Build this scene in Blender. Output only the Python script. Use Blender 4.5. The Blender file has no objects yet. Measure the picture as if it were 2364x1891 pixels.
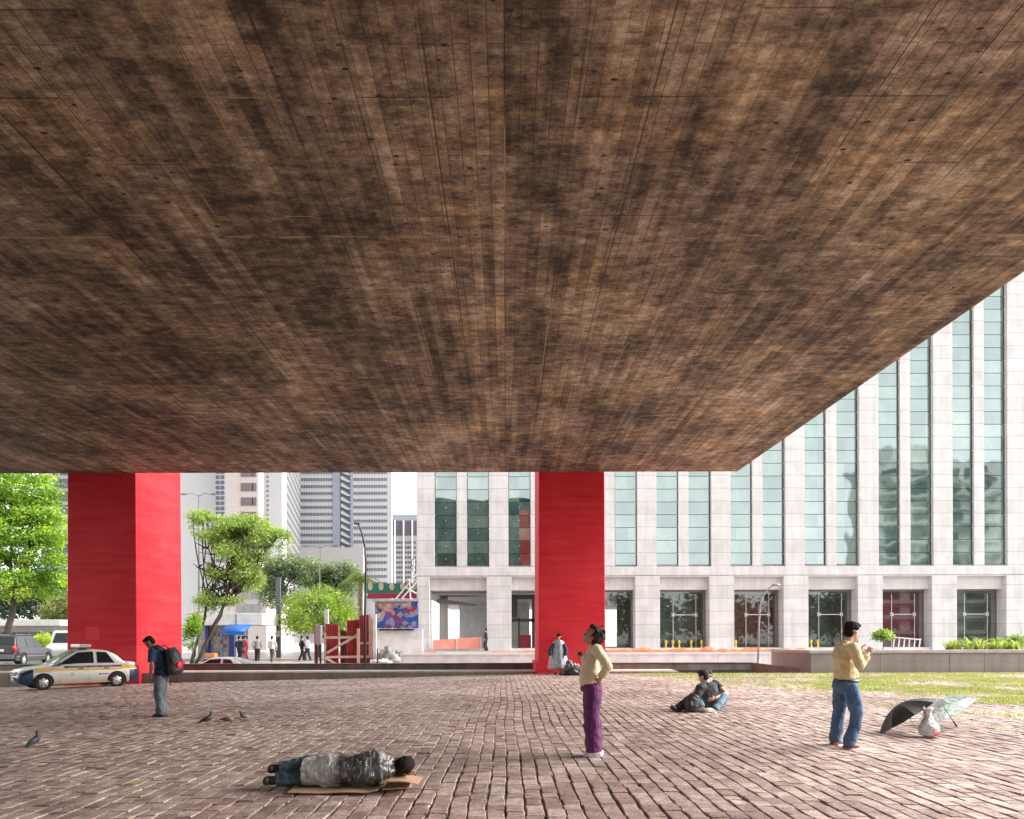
import bpy, math, random
import numpy as np
from mathutils import Vector, Matrix, Euler, noise as mnoise

S = bpy.context.scene
COL = S.collection
R = math.radians

# ------------------------------------------------------------------ camera
FPX, CX, CY, CAMH = 1576.0, 1168.0, 1475.0, 1.45      # focal length and level eye line measured on the photo
ROLL = R(0.16)
cam_d = bpy.data.cameras.new('camera')
cam = bpy.data.objects.new('camera', cam_d); COL.objects.link(cam)
cam_d.sensor_width = 36.0; cam_d.lens = FPX / 2364 * 36
cam_d.shift_x = (1182 - CX) / 2364; cam_d.shift_y = (CY - 945.5) / 2364
cam_d.clip_start = 0.1; cam_d.clip_end = 3000
cam.matrix_world = Matrix.Translation((0, 0, CAMH)) @ Matrix.Rotation(R(90), 4, 'X') @ Matrix.Rotation(-ROLL, 4, 'Z')
S.camera = cam

# ------------------------------------------------------------------ sky, sun, exposure
W = bpy.data.worlds.new('World'); S.world = W; W.use_nodes = True
wn, wl = W.node_tree.nodes, W.node_tree.links
wn.clear()
sky = wn.new('ShaderNodeTexSky'); sky.sky_type = 'NISHITA'; sky.sun_disc = False
sky.sun_elevation = R(37); sky.sun_rotation = R(83); sky.air_density = 1.0; sky.dust_density = 1.0; sky.ozone_density = 1.0
hs = wn.new('ShaderNodeHueSaturation'); hs.inputs['Saturation'].default_value = 0.07
bg = wn.new('ShaderNodeBackground'); bg.inputs['Strength'].default_value = 0.125
wo = wn.new('ShaderNodeOutputWorld')
wl.new(sky.outputs[0], hs.inputs['Color']); wl.new(hs.outputs[0], bg.inputs[0]); wl.new(bg.outputs[0], wo.inputs[0])
sun_d = bpy.data.lights.new('sun', 'SUN'); sun_d.energy = 2.6; sun_d.angle = R(55); sun_d.color = (1.0, 0.965, 0.92)
sun = bpy.data.objects.new('sun', sun_d); COL.objects.link(sun)
sun.rotation_euler = Vector((-0.80, -0.10, -0.60)).to_track_quat('-Z', 'Y').to_euler()
S.view_settings.view_transform = 'Standard'; S.view_settings.look = 'None'
S.view_settings.exposure = 2.0; S.view_settings.gamma = 1.0
try: S.view_settings.use_curve_mapping = False
except Exception: pass
S.cycles.max_bounces = 10; S.cycles.diffuse_bounces = 6; S.cycles.transparent_max_bounces = 12
S.cycles.caustics_reflective = True; S.cycles.sample_clamp_indirect = 6.0; S.cycles.caustics_refractive = False

def P(px, py, d):
    """World point seen at photo pixel (px, py) at distance d along the view."""
    u, v = (px - CX) / FPX, (CY - py) / FPX
    c, s = math.cos(ROLL), math.sin(ROLL)
    return Vector(((u * c + v * s) * d, d, CAMH + (v * c - u * s) * d))

def gz(x, y):
    """height of the plaza paving, which falls away to the left"""
    return -0.0215 * max(0.0, 1.5 - x) * min(1.0, max(0.0, y / 28.0))

# ------------------------------------------------------------------ object helpers
def tag(o, label=None, cat=None, group=None, kind=None):
    if label: o['label'] = label
    if cat: o['category'] = cat
    if group: o['group'] = group
    if kind: o['kind'] = kind
    return o

def thing(name, label, cat, loc=(0, 0, 0), rz=0.0, group=None):
    o = bpy.data.objects.new(name, None); COL.objects.link(o)
    o.empty_display_size = 0.2
    o.location = loc; o.rotation_euler = (0, 0, rz)
    return tag(o, label, cat, group)

def copy_tree(o, parent=None):
    c = o.copy(); COL.objects.link(c)
    if parent: c.parent = parent
    for ch in list(o.children): copy_tree(ch, c)
    return c

class MB:
    """collects shapes and links them as ONE mesh object"""
    def __init__(s): s.v = []; s.f = []; s.m = []; s.cur = 0; s.sm = []; s.smooth = False; s.X = None
    def add(s, vs, fs):
        b = len(s.v)
        if s.X is not None: vs = [s.X @ Vector(v) for v in vs]
        s.v.extend([tuple(v) for v in vs])
        for f in fs: s.f.append([b + i for i in f]); s.m.append(s.cur); s.sm.append(s.smooth)
        return s
    def box(s, x0, x1, y0, y1, z0, z1):
        return s.add([(x0,y0,z0),(x1,y0,z0),(x1,y1,z0),(x0,y1,z0),(x0,y0,z1),(x1,y0,z1),(x1,y1,z1),(x0,y1,z1)],
                     [(3,2,1,0),(4,5,6,7),(0,1,5,4),(1,2,6,5),(2,3,7,6),(3,0,4,7)])
    def cbox(s, c, d, rot=None):
        old = s.X; M = Matrix.Translation(c)
        if rot is not None: M = M @ Euler(rot).to_matrix().to_4x4()
        s.X = M if old is None else old @ M
        s.box(-d[0]/2, d[0]/2, -d[1]/2, d[1]/2, -d[2]/2, d[2]/2)
        s.X = old; return s
    def quad(s, a, b, c, d): return s.add([a, b, c, d], [(0, 1, 2, 3)])
    def prism(s, poly, y0, y1):
        """poly in xz, extruded from y0 to y1"""
        n = len(poly)
        vs = [(p[0], y0, p[1]) for p in poly] + [(p[0], y1, p[1]) for p in poly]
        fs = [tuple(range(n)), tuple(range(2*n-1, n-1, -1))] + [(i, i+n, (i+1) % n + n, (i+1) % n) for i in range(n)]
        return s.add(vs, fs)
    def tube(s, pts, rads, n=8, up=(0, 0, 1), caps=True):
        """rads: number or (a, b) per point; b is measured along `up`"""
        pts = [Vector(p) for p in pts]; k = len(pts)
        if not isinstance(rads, (list, tuple)): rads = [rads] * k
        vs = []; u0 = Vector(up); u = None
        for i, p in enumerate(pts):
            t = (pts[min(i+1, k-1)] - pts[max(i-1, 0)])
            t = t.normalized() if t.length > 1e-9 else Vector((0, 0, 1))
            if u is None:
                u = u0 - t * u0.dot(t)
                if u.length < 0.35: u = Vector((0, 1, 0)) - t * t.y
                if u.length < 0.35: u = Vector((1, 0, 0)) - t * t.x
            else:
                u = u - t * u.dot(t)
            u.normalize(); w = t.cross(u)
            a, b = rads[i] if isinstance(rads[i], (list, tuple)) else (rads[i], rads[i])
            for j in range(n):
                an = 2 * math.pi * j / n
                vs.append(p + w * (a * math.cos(an)) + u * (b * math.sin(an)))
        fs = []
        for i in range(k - 1):
            for j in range(n):
                fs.append((i*n+j, i*n+(j+1) % n, (i+1)*n+(j+1) % n, (i+1)*n+j))
        if caps: fs.append(tuple(range(n-1, -1, -1))); fs.append(tuple((k-1)*n+j for j in range(n)))
        return s.add(vs, fs)
    def ell(s, c, r, rot=None, n=12, m=8):
        if not isinstance(r, (list, tuple)): r = (r, r, r)
        Rm = rot if isinstance(rot, Matrix) else (Euler(rot).to_matrix() if rot is not None else Matrix.Identity(3))
        c = Vector(c); vs = [c + Rm @ Vector((0, 0, -r[2]))]
        for i in range(1, m):
            ph = -math.pi/2 + math.pi * i / m
            for j in range(n):
                a = 2*math.pi*j/n
                vs.append(c + Rm @ Vector((r[0]*math.cos(ph)*math.cos(a), r[1]*math.cos(ph)*math.sin(a), r[2]*math.sin(ph))))
        vs.append(c + Rm @ Vector((0, 0, r[2])))
        fs = [(0, 1+(j+1) % n, 1+j) for j in range(n)]
        for i in range(m-2):
            for j in range(n):
                a = 1+i*n+j; b = 1+i*n+(j+1) % n
                fs.append((a, b, b+n, a+n))
        t = len(vs)-1; o = 1+(m-2)*n
        fs += [(o+j, o+(j+1) % n, t) for j in range(n)]
        return s.add(vs, fs)
    def lathe(s, prof, c=(0, 0, 0), n=16, ax='z'):
        vs = []; c = Vector(c)
        for r, h in prof:
            for j in range(n):
                a = 2*math.pi*j/n; x, y = r*math.cos(a), r*math.sin(a)
                vs.append(c + (Vector((x, y, h)) if ax == 'z' else Vector((h, x, y)) if ax == 'x' else Vector((x, h, y))))
        fs = []
        for i in range(len(prof)-1):
            for j in range(n): fs.append((i*n+j, i*n+(j+1) % n, (i+1)*n+(j+1) % n, (i+1)*n+j))
        fs.append(tuple(range(n-1, -1, -1))); fs.append(tuple((len(prof)-1)*n+j for j in range(n)))
        return s.add(vs, fs)
    def build(s, name, mats, parent=None, loc=None, rot=None, bevel=0.0, smooth=None):
        me = bpy.data.meshes.new(name)
        me.from_pydata(s.v, [], s.f)
        if not isinstance(mats, (list, tuple)): mats = [mats]
        for m in mats: me.materials.append(m)
        if len(mats) > 1: me.polygons.foreach_set('material_index', s.m)
        sm = s.sm if smooth is None else [smooth] * len(s.f)
        me.polygons.foreach_set('use_smooth', sm)
        me.update()
        o = bpy.data.objects.new(name, me); COL.objects.link(o)
        if parent: o.parent = parent
        if loc is not None: o.location = loc
        if rot is not None: o.rotation_euler = rot
        if bevel:
            b = o.modifiers.new('bevel', 'BEVEL'); b.width = bevel; b.segments = 2; b.limit_method = 'ANGLE'
        return o
    def soft(s, name, mat, parent=None, voxel=0.012, it=5, fold=0.0, fs=0.12):
        """joins the overlapping shapes into one continuous skin"""
        o = s.build(name, mat, parent, smooth=True)
        m = o.modifiers.new('skin', 'REMESH'); m.mode = 'VOXEL'; m.voxel_size = voxel; m.use_smooth_shade = True
        if it: q = o.modifiers.new('relax', 'SMOOTH'); q.factor = 0.5; q.iterations = it
        if fold:
            t = bpy.data.textures.get('folds%.2f' % fs) or bpy.data.textures.new('folds%.2f' % fs, 'CLOUDS')
            t.noise_scale = fs; t.noise_depth = 3
            d = o.modifiers.new('folds', 'DISPLACE'); d.texture = t; d.strength = fold; d.mid_level = 0.5; d.texture_coords = 'LOCAL'
            t2 = bpy.data.textures.get('creases') or bpy.data.textures.new('creases', 'MARBLE')
            t2.noise_scale = 0.07; t2.turbulence = 9; t2.noise_depth = 2
            e = o.modifiers.new('creases', 'DISPLACE'); e.texture = t2; e.strength = min(0.006, fold*0.2); e.mid_level = 0.5; e.texture_coords = 'LOCAL'
        return o

# ------------------------------------------------------------------ materials
class NT:
    def __init__(s, name):
        s.mat = bpy.data.materials.new(name); s.mat.use_nodes = True
        s.t = s.mat.node_tree; s.t.nodes.clear()
        s.out = s.t.nodes.new('ShaderNodeOutputMaterial')
        s._tc = None
    def n(s, typ, ins=None, **kw):
        q = s.t.nodes.new('ShaderNode' + typ)
        for k, v in kw.items(): setattr(q, k, v)
        for k, v in (ins or {}).items():
            if isinstance(v, bpy.types.NodeSocket): s.t.links.new(v, q.inputs[k])
            else: q.inputs[k].default_value = v
        return q
    def co(s, which='Object'):
        if s._tc is None: s._tc = s.n('TexCoord')
        return s._tc.outputs[which]
    def mapped(s, scale=(1, 1, 1), rot=(0, 0, 0), loc=(0, 0, 0), which='Object'):
        return s.n('Mapping', {'Vector': s.co(which), 'Scale': scale, 'Rotation': rot, 'Location': loc}).outputs[0]
    def noise(s, scale, detail=4, rough=0.55, vec=None, dist=0.0):
        return s.n('TexNoise', {'Vector': vec or s.co(), 'Scale': scale, 'Detail': detail, 'Roughness': rough, 'Distortion': dist}).outputs[0]
    def ramp(s, fac, stops, interp='LINEAR'):
        q = s.n('ValToRGB', {'Fac': fac}); e = q.color_ramp.elements; q.color_ramp.interpolation = interp
        while len(e) < len(stops): e.new(0.5)
        for el, (p, c) in zip(e, stops):
            el.position = p; el.color = (c, c, c, 1) if isinstance(c, (int, float)) else (*c, 1)
        return q.outputs[0]
    def mix(s, fac, a, b, mode='MIX'):
        q = s.n('Mix', data_type='RGBA', blend_type=mode)
        for idx, v in ((0, fac), (6, a), (7, b)):
            if isinstance(v, bpy.types.NodeSocket): s.t.links.new(v, q.inputs[idx])
            elif idx == 0: q.inputs[0].default_value = v
            else: q.inputs[idx].default_value = (*v, 1) if not isinstance(v, (int, float)) else (v, v, v, 1)
        return q.outputs[2]
    def math(s, op, a, b=0.0):
        q = s.n('Math', operation=op)
        for i, v in enumerate((a, b)):
            if isinstance(v, bpy.types.NodeSocket): s.t.links.new(v, q.inputs[i])
            else: q.inputs[i].default_value = v
        return q.outputs[0]
    def xyz(s, vec=None): return s.n('SeparateXYZ', {'Vector': vec or s.co()}).outputs
    def bsdf(s, color, rough=0.6, bump=None, bs=0.3, bd=0.02, **kw):
        ins = {'Roughness': rough}
        q = s.n('BsdfPrincipled', ins)
        if isinstance(color, bpy.types.NodeSocket): s.t.links.new(color, q.inputs['Base Color'])
        else: q.inputs['Base Color'].default_value = (*color, 1)
        for k, v in kw.items():
            k = k.replace('_', ' ')
            if isinstance(v, bpy.types.NodeSocket): s.t.links.new(v, q.inputs[k])
            else: q.inputs[k].default_value = v
        if bump is not None:
            b = s.n('Bump', {'Height': bump, 'Strength': bs, 'Distance': bd})
            s.t.links.new(b.outputs[0], q.inputs['Normal'])
        s.t.links.new(q.outputs[0], s.out.inputs[0])
        return q
    def done(s, shader=None):
        if shader is not None: s.t.links.new(shader, s.out.inputs[0])
        return s.mat

_mc = {}
def M(name, c, c2=None, scale=6.0, rough=0.6, bs=0.15, bd=0.01, detail=5, **kw):
    """plain material with a mottled colour and slight unevenness"""
    if name in _mc: return _mc[name]
    t = NT(name); c2 = c2 or tuple(x * 0.75 for x in c)
    nz = t.noise(scale, detail)
    col = t.mix(t.ramp(nz, [(0.35, 0.0), (0.65, 1.0)]), c, c2)
    t.bsdf(col, rough, bump=nz, bs=bs, bd=bd, **kw)
    _mc[name] = t.done(); return t.mat
# ------------------------------------------------------------------ surfaces of the setting
def soffit_material():
    t = NT('board_formed_concrete')
    x, y, z = t.xyz()
    swap = t.n('CombineXYZ', {'X': y, 'Y': x, 'Z': z}).outputs[0]
    wob = t.noise(0.6, 2)
    bv = t.n('VectorMath', {0: swap, 1: (0.0, 0.0, 0.0)}, operation='ADD').outputs[0]
    br = t.n('TexBrick', {'Vector': bv, 'Color1': (0, 0, 0, 1), 'Color2': (1, 1, 1, 1), 'Mortar': (0.5, 0.5, 0.5, 1), 'Scale': 1.0,
                          'Mortar Size': 0.006, 'Mortar Smooth': 0.4, 'Brick Width': 2.9, 'Row Height': 0.20}, offset=0.37, offset_frequency=2)
    bp = t.n('TexBrick', {'Vector': bv, 'Color1': (0, 0, 0, 1), 'Color2': (1, 1, 1, 1), 'Mortar': (0.5, 0.5, 0.5, 1), 'Scale': 1.0,
                          'Mortar Size': 0.016, 'Mortar Smooth': 0.7, 'Brick Width': 2.44, 'Row Height': 0.94}, offset=0.5, offset_frequency=3)
    big = t.noise(0.23, 7, 0.62)
    med = t.noise(0.9, 8, 0.65, vec=t.mapped((1.25, 0.8, 1)))
    alongb = t.noise(1.0, 6, 0.6, vec=t.mapped((7.5, 0.3, 1)))
    across = t.noise(1.0, 7, 0.7, vec=t.mapped((1.6, 7.5, 1)))
    fine = t.noise(13.0, 10, 0.88, vec=t.mapped((1.0, 1.5, 1)))
    small = t.noise(2.8, 7, 0.7, vec=t.mapped((1.0, 1.5, 1)))
    a = t.math('MULTIPLY', t.math('SUBTRACT', big, 0.5), 1.25); a = t.math('ADD', a, t.math('MULTIPLY', t.math('SUBTRACT', med, 0.5), 1.1))
    a = t.math('ADD', a, t.math('MULTIPLY', t.math('SUBTRACT', alongb, 0.5), 0.50))
    a = t.math('ADD', a, t.math('MULTIPLY', t.math('SUBTRACT', small, 0.5), 1.35))
    a = t.math('ADD', a, t.math('MULTIPLY', t.math('SUBTRACT', across, 0.5), 0.7))
    a = t.math('ADD', a, t.math('MULTIPLY', t.math('SUBTRACT', fine, 0.5), 1.55))
    a = t.math('ADD', a, t.math('MULTIPLY', t.math('SUBTRACT', br.outputs[0], 0.5), 0.22)); a = t.math('ADD', a, t.math('MULTIPLY', t.math('SUBTRACT', bp.outputs[0], 0.5), 0.12))
    a = t.math('ADD', a, 0.52)
    col = t.ramp(a, [(0.06, (0.018, 0.011, 0.0065)), (0.24, (0.062, 0.039, 0.0215)), (0.40, (0.136, 0.094, 0.057)), (0.58, (0.238, 0.170, 0.106)), (0.78, (0.39, 0.292, 0.193)), (1.0, (0.62, 0.50, 0.36))])
    # rust and damp of a colour of its own
    hue = t.noise(0.5, 5, 0.65)
    col = t.mix(t.ramp(hue, [(0.50, 0.0), (0.68, 0.75)]), col, t.mix(1.0, col, (1.14, 0.98, 0.76), 'MULTIPLY'))
    col = t.mix(t.ramp(hue, [(0.34, 0.7), (0.48, 0.0)]), col, t.mix(1.0, col, (1.0, 0.94, 1.06), 'MULTIPLY'))
    # blow holes and broken patches in the casting
    vo = t.n('TexVoronoi', {'Vector': t.mapped((1.0, 1.9, 1)), 'Scale': 2.7, 'Randomness': 1.0})
    hole = t.ramp(t.math('ADD', vo.outputs[0], t.math('MULTIPLY', t.noise(11, 4, 0.7), 0.16)), [(0.185, 1.0), (0.225, 0.0)])
    hole = t.math('MULTIPLY', hole, t.ramp(t.noise(0.55, 3), [(0.42, 0.0), (0.52, 1.0)]))
    dash = t.noise(1.0, 5, 0.7, vec=t.mapped((2.2, 11.0, 1)))
    dash = t.math('MULTIPLY', t.ramp(dash, [(0.57, 0.0), (0.65, 0.9)]), t.ramp(t.noise(0.8, 3), [(0.4, 0.2), (0.6, 1.0)]))
    col = t.mix(hole, col, (0.022, 0.016, 0.013))
    col = t.mix(t.math('MULTIPLY', dash, 0.7), col, (0.035, 0.025, 0.02))
    # dark board joints, broken along their length
    brk = t.ramp(t.noise(1.0, 4, vec=t.mapped((0.6, 0.35, 1))), [(0.38, 0.15), (0.54, 1.0)])
    col = t.mix(t.math('MULTIPLY', br.outputs[1], t.math('MULTIPLY', brk, 0.9)), col, (0.028, 0.02, 0.016))
    col = t.mix(t.math('MULTIPLY', bp.outputs[1], t.math('MULTIPLY', brk, 0.8)), col, (0.022, 0.016, 0.013))
    orange_crack = t.math('MULTIPLY', bp.outputs[1], t.ramp(t.noise(1.0, 3, vec=t.mapped((0.9, 0.22, 1), loc=(5, 2, 0))), [(0.60, 0.0), (0.64, 0.9)]))
    col = t.mix(orange_crack, col, (0.42, 0.27, 0.13))  # pale orange cracks along some board joints
    # casting joints across the boards, with pale lime along them
    yy = t.math('ADD', y, t.math('MULTIPLY', t.noise(1.2, 3), 0.12))
    cj = t.math('ABSOLUTE', t.math('SUBTRACT', t.math('FRACT', t.math('MULTIPLY', yy, 1 / 4.7)), 0.5))
    lime = t.math('MULTIPLY', t.ramp(cj, [(0.004, 1.0), (0.009, 0.0)]), t.ramp(t.noise(1.4, 5), [(0.5, 0.0), (0.6, 0.8)]))
    col = t.mix(lime, col, (0.42, 0.31, 0.20))
    # one grey cement repair
    dx = t.math('SUBTRACT', x, 4.42); dy = t.math('SUBTRACT', y, 8.12)
    rr = t.math('SQRT', t.math('ADD', t.math('POWER', t.math('MULTIPLY', dx, 1.5), 2.0), t.math('POWER', t.math('MULTIPLY', dy, 3.6), 2.0)))
    rr = t.math('ADD', rr, t.math('MULTIPLY', t.math('SUBTRACT', t.noise(3, 3), 0.5), 0.35))
    col = t.mix(t.ramp(rr, [(0.52, 0.8), (0.58, 0.0)]), col, (0.17, 0.145, 0.13))
    h = t.math('ADD', t.math('MULTIPLY', a, 0.6), t.math('MULTIPLY', br.outputs[0], 0.18))
    h = t.math('SUBTRACT', h, t.math('ADD', t.math('MULTIPLY', hole, 0.4), t.math('MULTIPLY', br.outputs[1], 0.3)))
    t.bsdf(col, 0.78, bump=h, bs=0.45, bd=0.02)
    return t.done()

def red_paint():
    t = NT('red_painted_concrete')
    bands = t.noise(1.0, 5, 0.6, vec=t.mapped((0.35, 0.35, 3.2)))
    lines = t.noise(1.0, 5, 0.7, vec=t.mapped((0.25, 0.25, 16)))
    cloud = t.noise(0.6, 5)
    a = t.math('ADD', t.math('MULTIPLY', bands, 0.5), t.math('ADD', t.math('MULTIPLY', lines, 0.3), t.math('MULTIPLY', cloud, 0.35)))
    col = t.ramp(a, [(0.34, (0.40, 0.013, 0.021)), (0.52, (0.62, 0.024, 0.036)), (0.74, (0.70, 0.055, 0.065))])
    z = t.xyz()[2]
    course = t.math('FRACT', t.math('MULTIPLY', z, 1 / 0.31))
    ln = t.math('MULTIPLY', t.ramp(course, [(0.0, 1.0), (0.07, 0.0)]), t.ramp(t.noise(0.9, 4, vec=t.mapped((0.5, 0.5, 2))), [(0.42, 0.0), (0.6, 0.55)]))
    col = t.mix(ln, col, (0.27, 0.01, 0.016))
    grime = t.math('MULTIPLY', t.ramp(t.math('ADD', z, t.math('MULTIPLY', cloud, 0.9)), [(0.25, 0.7), (0.75, 0.0)]), t.ramp(t.noise(3.0, 6, 0.7), [(0.42, 0.0), (0.62, 0.8)]))
    col = t.mix(grime, col, (0.12, 0.03, 0.028))
    scuff = t.ramp(t.noise(1.0, 6, 0.75, vec=t.mapped((2.2, 2.2, 0.8))), [(0.68, 0.0), (0.74, 0.35)])
    col = t.mix(scuff, col, (0.52, 0.12, 0.11))
    t.bsdf(col, 0.62, bump=t.math('SUBTRACT', a, t.math('MULTIPLY', ln, 0.3)), bs=0.6, bd=0.03, Specular_IOR_Level=0.22)
    return t.done()

def stone_cladding(name, c1, c2, course=0.943, joint=0.016, z0=0.0, width=0.0):
    t = NT(name)
    x, y, z = t.xyz()
    fr = t.math('FRACT', t.math('MULTIPLY', t.math('SUBTRACT', z, z0), 1 / course))
    jt = t.ramp(fr, [(0.0, 1.0), (joint / course * 1.2, 1.0), (joint / course * 1.9, 0.0)])
    nz = t.noise(0.9, 6, 0.6); fine = t.noise(26, 4, 0.7)
    streak = t.noise(1.0, 5, 0.6, vec=t.mapped((3.2, 3.2, 0.16)))
    row = t.n('TexWhiteNoise', {'W': t.math('FLOOR', t.math('MULTIPLY', t.math('SUBTRACT', z, z0), 1 / course))}, noise_dimensions='1D').outputs[0]
    a = t.math('ADD', t.math('MULTIPLY', nz, 0.5), t.math('ADD', t.math('MULTIPLY', streak, 0.4), t.math('MULTIPLY', fine, 0.12)))
    a = t.math('ADD', a, t.math('MULTIPLY', row, 0.08))
    col = t.mix(t.ramp(a, [(0.38, 1.0), (0.7, 0.0)]), c1, c2)
    col = t.mix(t.math('MULTIPLY', jt, 0.8), col, (0.22, 0.205, 0.2))
    t.bsdf(col, 0.6, bump=t.math('SUBTRACT', t.math('MULTIPLY', fine, 0.15), jt), bs=0.4, bd=0.02)
    return t.done()

def green_glass():
    t = NT('green_curtain_glass')
    x, y, z = t.xyz()
    row = t.math('FLOOR', t.math('MULTIPLY', t.math('SUBTRACT', z, 6.78), 1 / 0.943))
    colm = t.math('FLOOR', t.math('MULTIPLY', x, 1 / 2.0))
    wn_ = t.n('TexWhiteNoise', {'Vector': t.n('CombineXYZ', {'X': row, 'Y': colm, 'Z': 0.0}).outputs[0]}, noise_dimensions='3D').outputs
    inside = t.noise(0.55, 5, 0.65, vec=t.mapped((1.4, 1, 0.9)))
    base = t.ramp(t.math('ADD', t.math('MULTIPLY', t.math('SUBTRACT', t.math('MULTIPLY', inside, 1.5), 0.25), 0.6), t.math('MULTIPLY', wn_[0], 0.4)),
                  [(0.22, (0.016, 0.040, 0.036)), (0.42, (0.065, 0.125, 0.105)), (0.62, (0.14, 0.215, 0.172)), (0.85, (0.26, 0.34, 0.27))])
    fr = t.math('FRACT', t.math('MULTIPLY', t.math('SUBTRACT', z, 6.78), 1 / 0.943))
    jt = t.math('ADD', t.ramp(fr, [(0.0, 1.0), (0.035, 1.0), (0.05, 0.0)]), 0.0)
    base = t.mix(jt, base, (0.02, 0.035, 0.033))
    wav = t.math('ADD', t.noise(0.5, 1, 0.4), t.math('MULTIPLY', wn_[0], 0.02))
    b = t.n('Bump', {'Height': wav, 'Strength': 0.30, 'Distance': 0.05}).outputs[0]
    d = t.n('BsdfDiffuse', {'Color': base}).outputs[0]
    g = t.n('BsdfGlossy', {'Color': (0.68, 0.76, 0.75, 1), 'Roughness': 0.03, 'Normal': b}).outputs[0]
    f = t.math('MULTIPLY', t.math('SUBTRACT', 1.0, jt), 0.34)
    return t.done(t.n('MixShader', {0: f, 1: d, 2: g}).outputs[0])

def clear_glass(name, tint=(0.85, 0.92, 0.9), refl=0.22, opa=0.15, body=(0.03, 0.05, 0.045)):
    t = NT(name)
    tr = t.n('BsdfTransparent', {'Color': (*tint, 1)}).outputs[0]
    g = t.n('BsdfGlossy', {'Color': (0.95, 1, 0.98, 1), 'Roughness': 0.02}).outputs[0]
    d = t.n('BsdfDiffuse', {'Color': (*body, 1)}).outputs[0]
    a = t.n('MixShader', {0: opa, 1: tr, 2: d}).outputs[0]
    return t.done(t.n('MixShader', {0: refl, 1: a, 2: g}).outputs[0])

def paver_material():
    t = NT('granite_setts')
    at = t.n('Attribute', attribute_name='stone').outputs[2]
    fine = t.noise(46, 6, 0.8); mid = t.noise(7, 5, 0.65); big = t.noise(0.35, 5, 0.6)
    a = t.math('ADD', t.math('MULTIPLY', at, 0.17), t.math('ADD', t.math('MULTIPLY', mid, 0.55), t.math('MULTIPLY', fine, 1.05)))
    a = t.math('ADD', a, t.math('MULTIPLY', big, 0.42))
    a = t.math('SUBTRACT', a, 0.42)
    col = t.ramp(a, [(0.40, (0.058, 0.034, 0.027)), (0.55, (0.185, 0.119, 0.100)), (0.69, (0.305, 0.213, 0.183)), (0.86, (0.53, 0.43, 0.38))])
    at2 = t.n('TexWhiteNoise', {'W': t.math('MULTIPLY', at, 91.7)}, noise_dimensions='1D').outputs[0]
    col = t.mix(t.ramp(at2, [(0.85, 0.0), (0.97, 0.4)]), col, t.mix(1.0, col, (0.86, 1.02, 1.1), 'MULTIPLY'))
    col = t.mix(t.ramp(at2, [(0.02, 0.4), (0.06, 0.0)]), col, t.mix(1.0, col, (1.15, 1.05, 0.75), 'MULTIPLY'))
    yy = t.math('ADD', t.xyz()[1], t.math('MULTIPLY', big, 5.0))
    wet = t.ramp(t.math('MULTIPLY', yy, 1/40), [(0.47, 0.0), (0.55, 1.0)])      # rain blown in under the far edge; sky sheen painted as paler stone
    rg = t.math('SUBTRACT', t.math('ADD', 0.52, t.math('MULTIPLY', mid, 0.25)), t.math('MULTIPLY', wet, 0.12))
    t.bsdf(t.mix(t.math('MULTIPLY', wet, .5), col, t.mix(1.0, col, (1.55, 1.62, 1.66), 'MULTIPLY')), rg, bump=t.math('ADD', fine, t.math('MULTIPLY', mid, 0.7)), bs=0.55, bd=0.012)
    return t.done()

def soil_material():
    t = NT('joint_sand')
    a = t.noise(9, 6, 0.7)
    t.bsdf(t.ramp(a, [(0.3, (0.10, 0.07, 0.058)), (0.7, (0.30, 0.22, 0.185))]), 0.9, bump=a, bs=0.5, bd=0.02)
    return t.done()

def asphalt_material():
    t = NT('wet_asphalt')
    a = t.noise(0.5, 6, 0.6); f = t.noise(60, 3)
    t.bsdf(t.ramp(a, [(0.3, (0.07, 0.07, 0.072)), (0.7, (0.15, 0.148, 0.146))]), t.ramp(a, [(0.4, 0.16), (0.62, 0.5)]), bump=f, bs=0.25, bd=0.01)
    return t.done()

def pavement_material():
    t = NT('mosaic_pavement')
    a = t.noise(0.6, 6, 0.6)
    w = t.n('TexVoronoi', {'Vector': t.co(), 'Scale': 7.0}).outputs[1]
    bw = t.n('SeparateXYZ', {'Vector': w}).outputs[0]
    col = t.mix(t.ramp(bw, [(0.0, 0.0), (1.0, 0.35)]), t.ramp(a, [(0.3, (0.36, 0.32, 0.30)), (0.7, (0.52, 0.48, 0.455))]), (0.2, 0.17, 0.16))
    t.bsdf(col, t.ramp(a, [(0.4, 0.22), (0.65, 0.6)]), bump=bw, bs=0.2, bd=0.01)
    return t.done()

MT = {}
MT['soffit'] = soffit_material(); MT['red'] = red_paint()
MT['stone'] = stone_cladding('white_stone_courses', (0.69, 0.675, 0.665), (0.47, 0.455, 0.445), z0=6.78)
MT['stone_smooth'] = stone_cladding('white_stone_slabs', (0.69, 0.675, 0.665), (0.46, 0.445, 0.435), course=40.0, z0=-5)
MT['green_glass'] = green_glass(); MT['paver'] = paver_material(); MT['soil'] = soil_material()
MT['asphalt'] = asphalt_material(); MT['pavement'] = pavement_material()
MT['shop_glass'] = clear_glass('shop_glass', (0.84, 0.88, 0.86), 0.07, 0.04)
MT['weathered'] = stone_cladding('weathered_kerb_stone', (0.30, 0.235, 0.20), (0.10, 0.075, 0.06), course=40, z0=-5)
MT['ledge'] = M('pale_worn_ledge', (0.52, 0.49, 0.44), (0.34, 0.31, 0.27), 3.0)
MT['white'] = M('white_paint', (0.74, 0.73, 0.72), (0.58, 0.57, 0.56), 1.6, 0.6)
MT['black'] = M('black_metal', (0.02, 0.02, 0.022), rough=0.4)
MT['grey_metal'] = M('grey_metal', (0.30, 0.30, 0.31), rough=0.35, Metallic=0.6)

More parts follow.
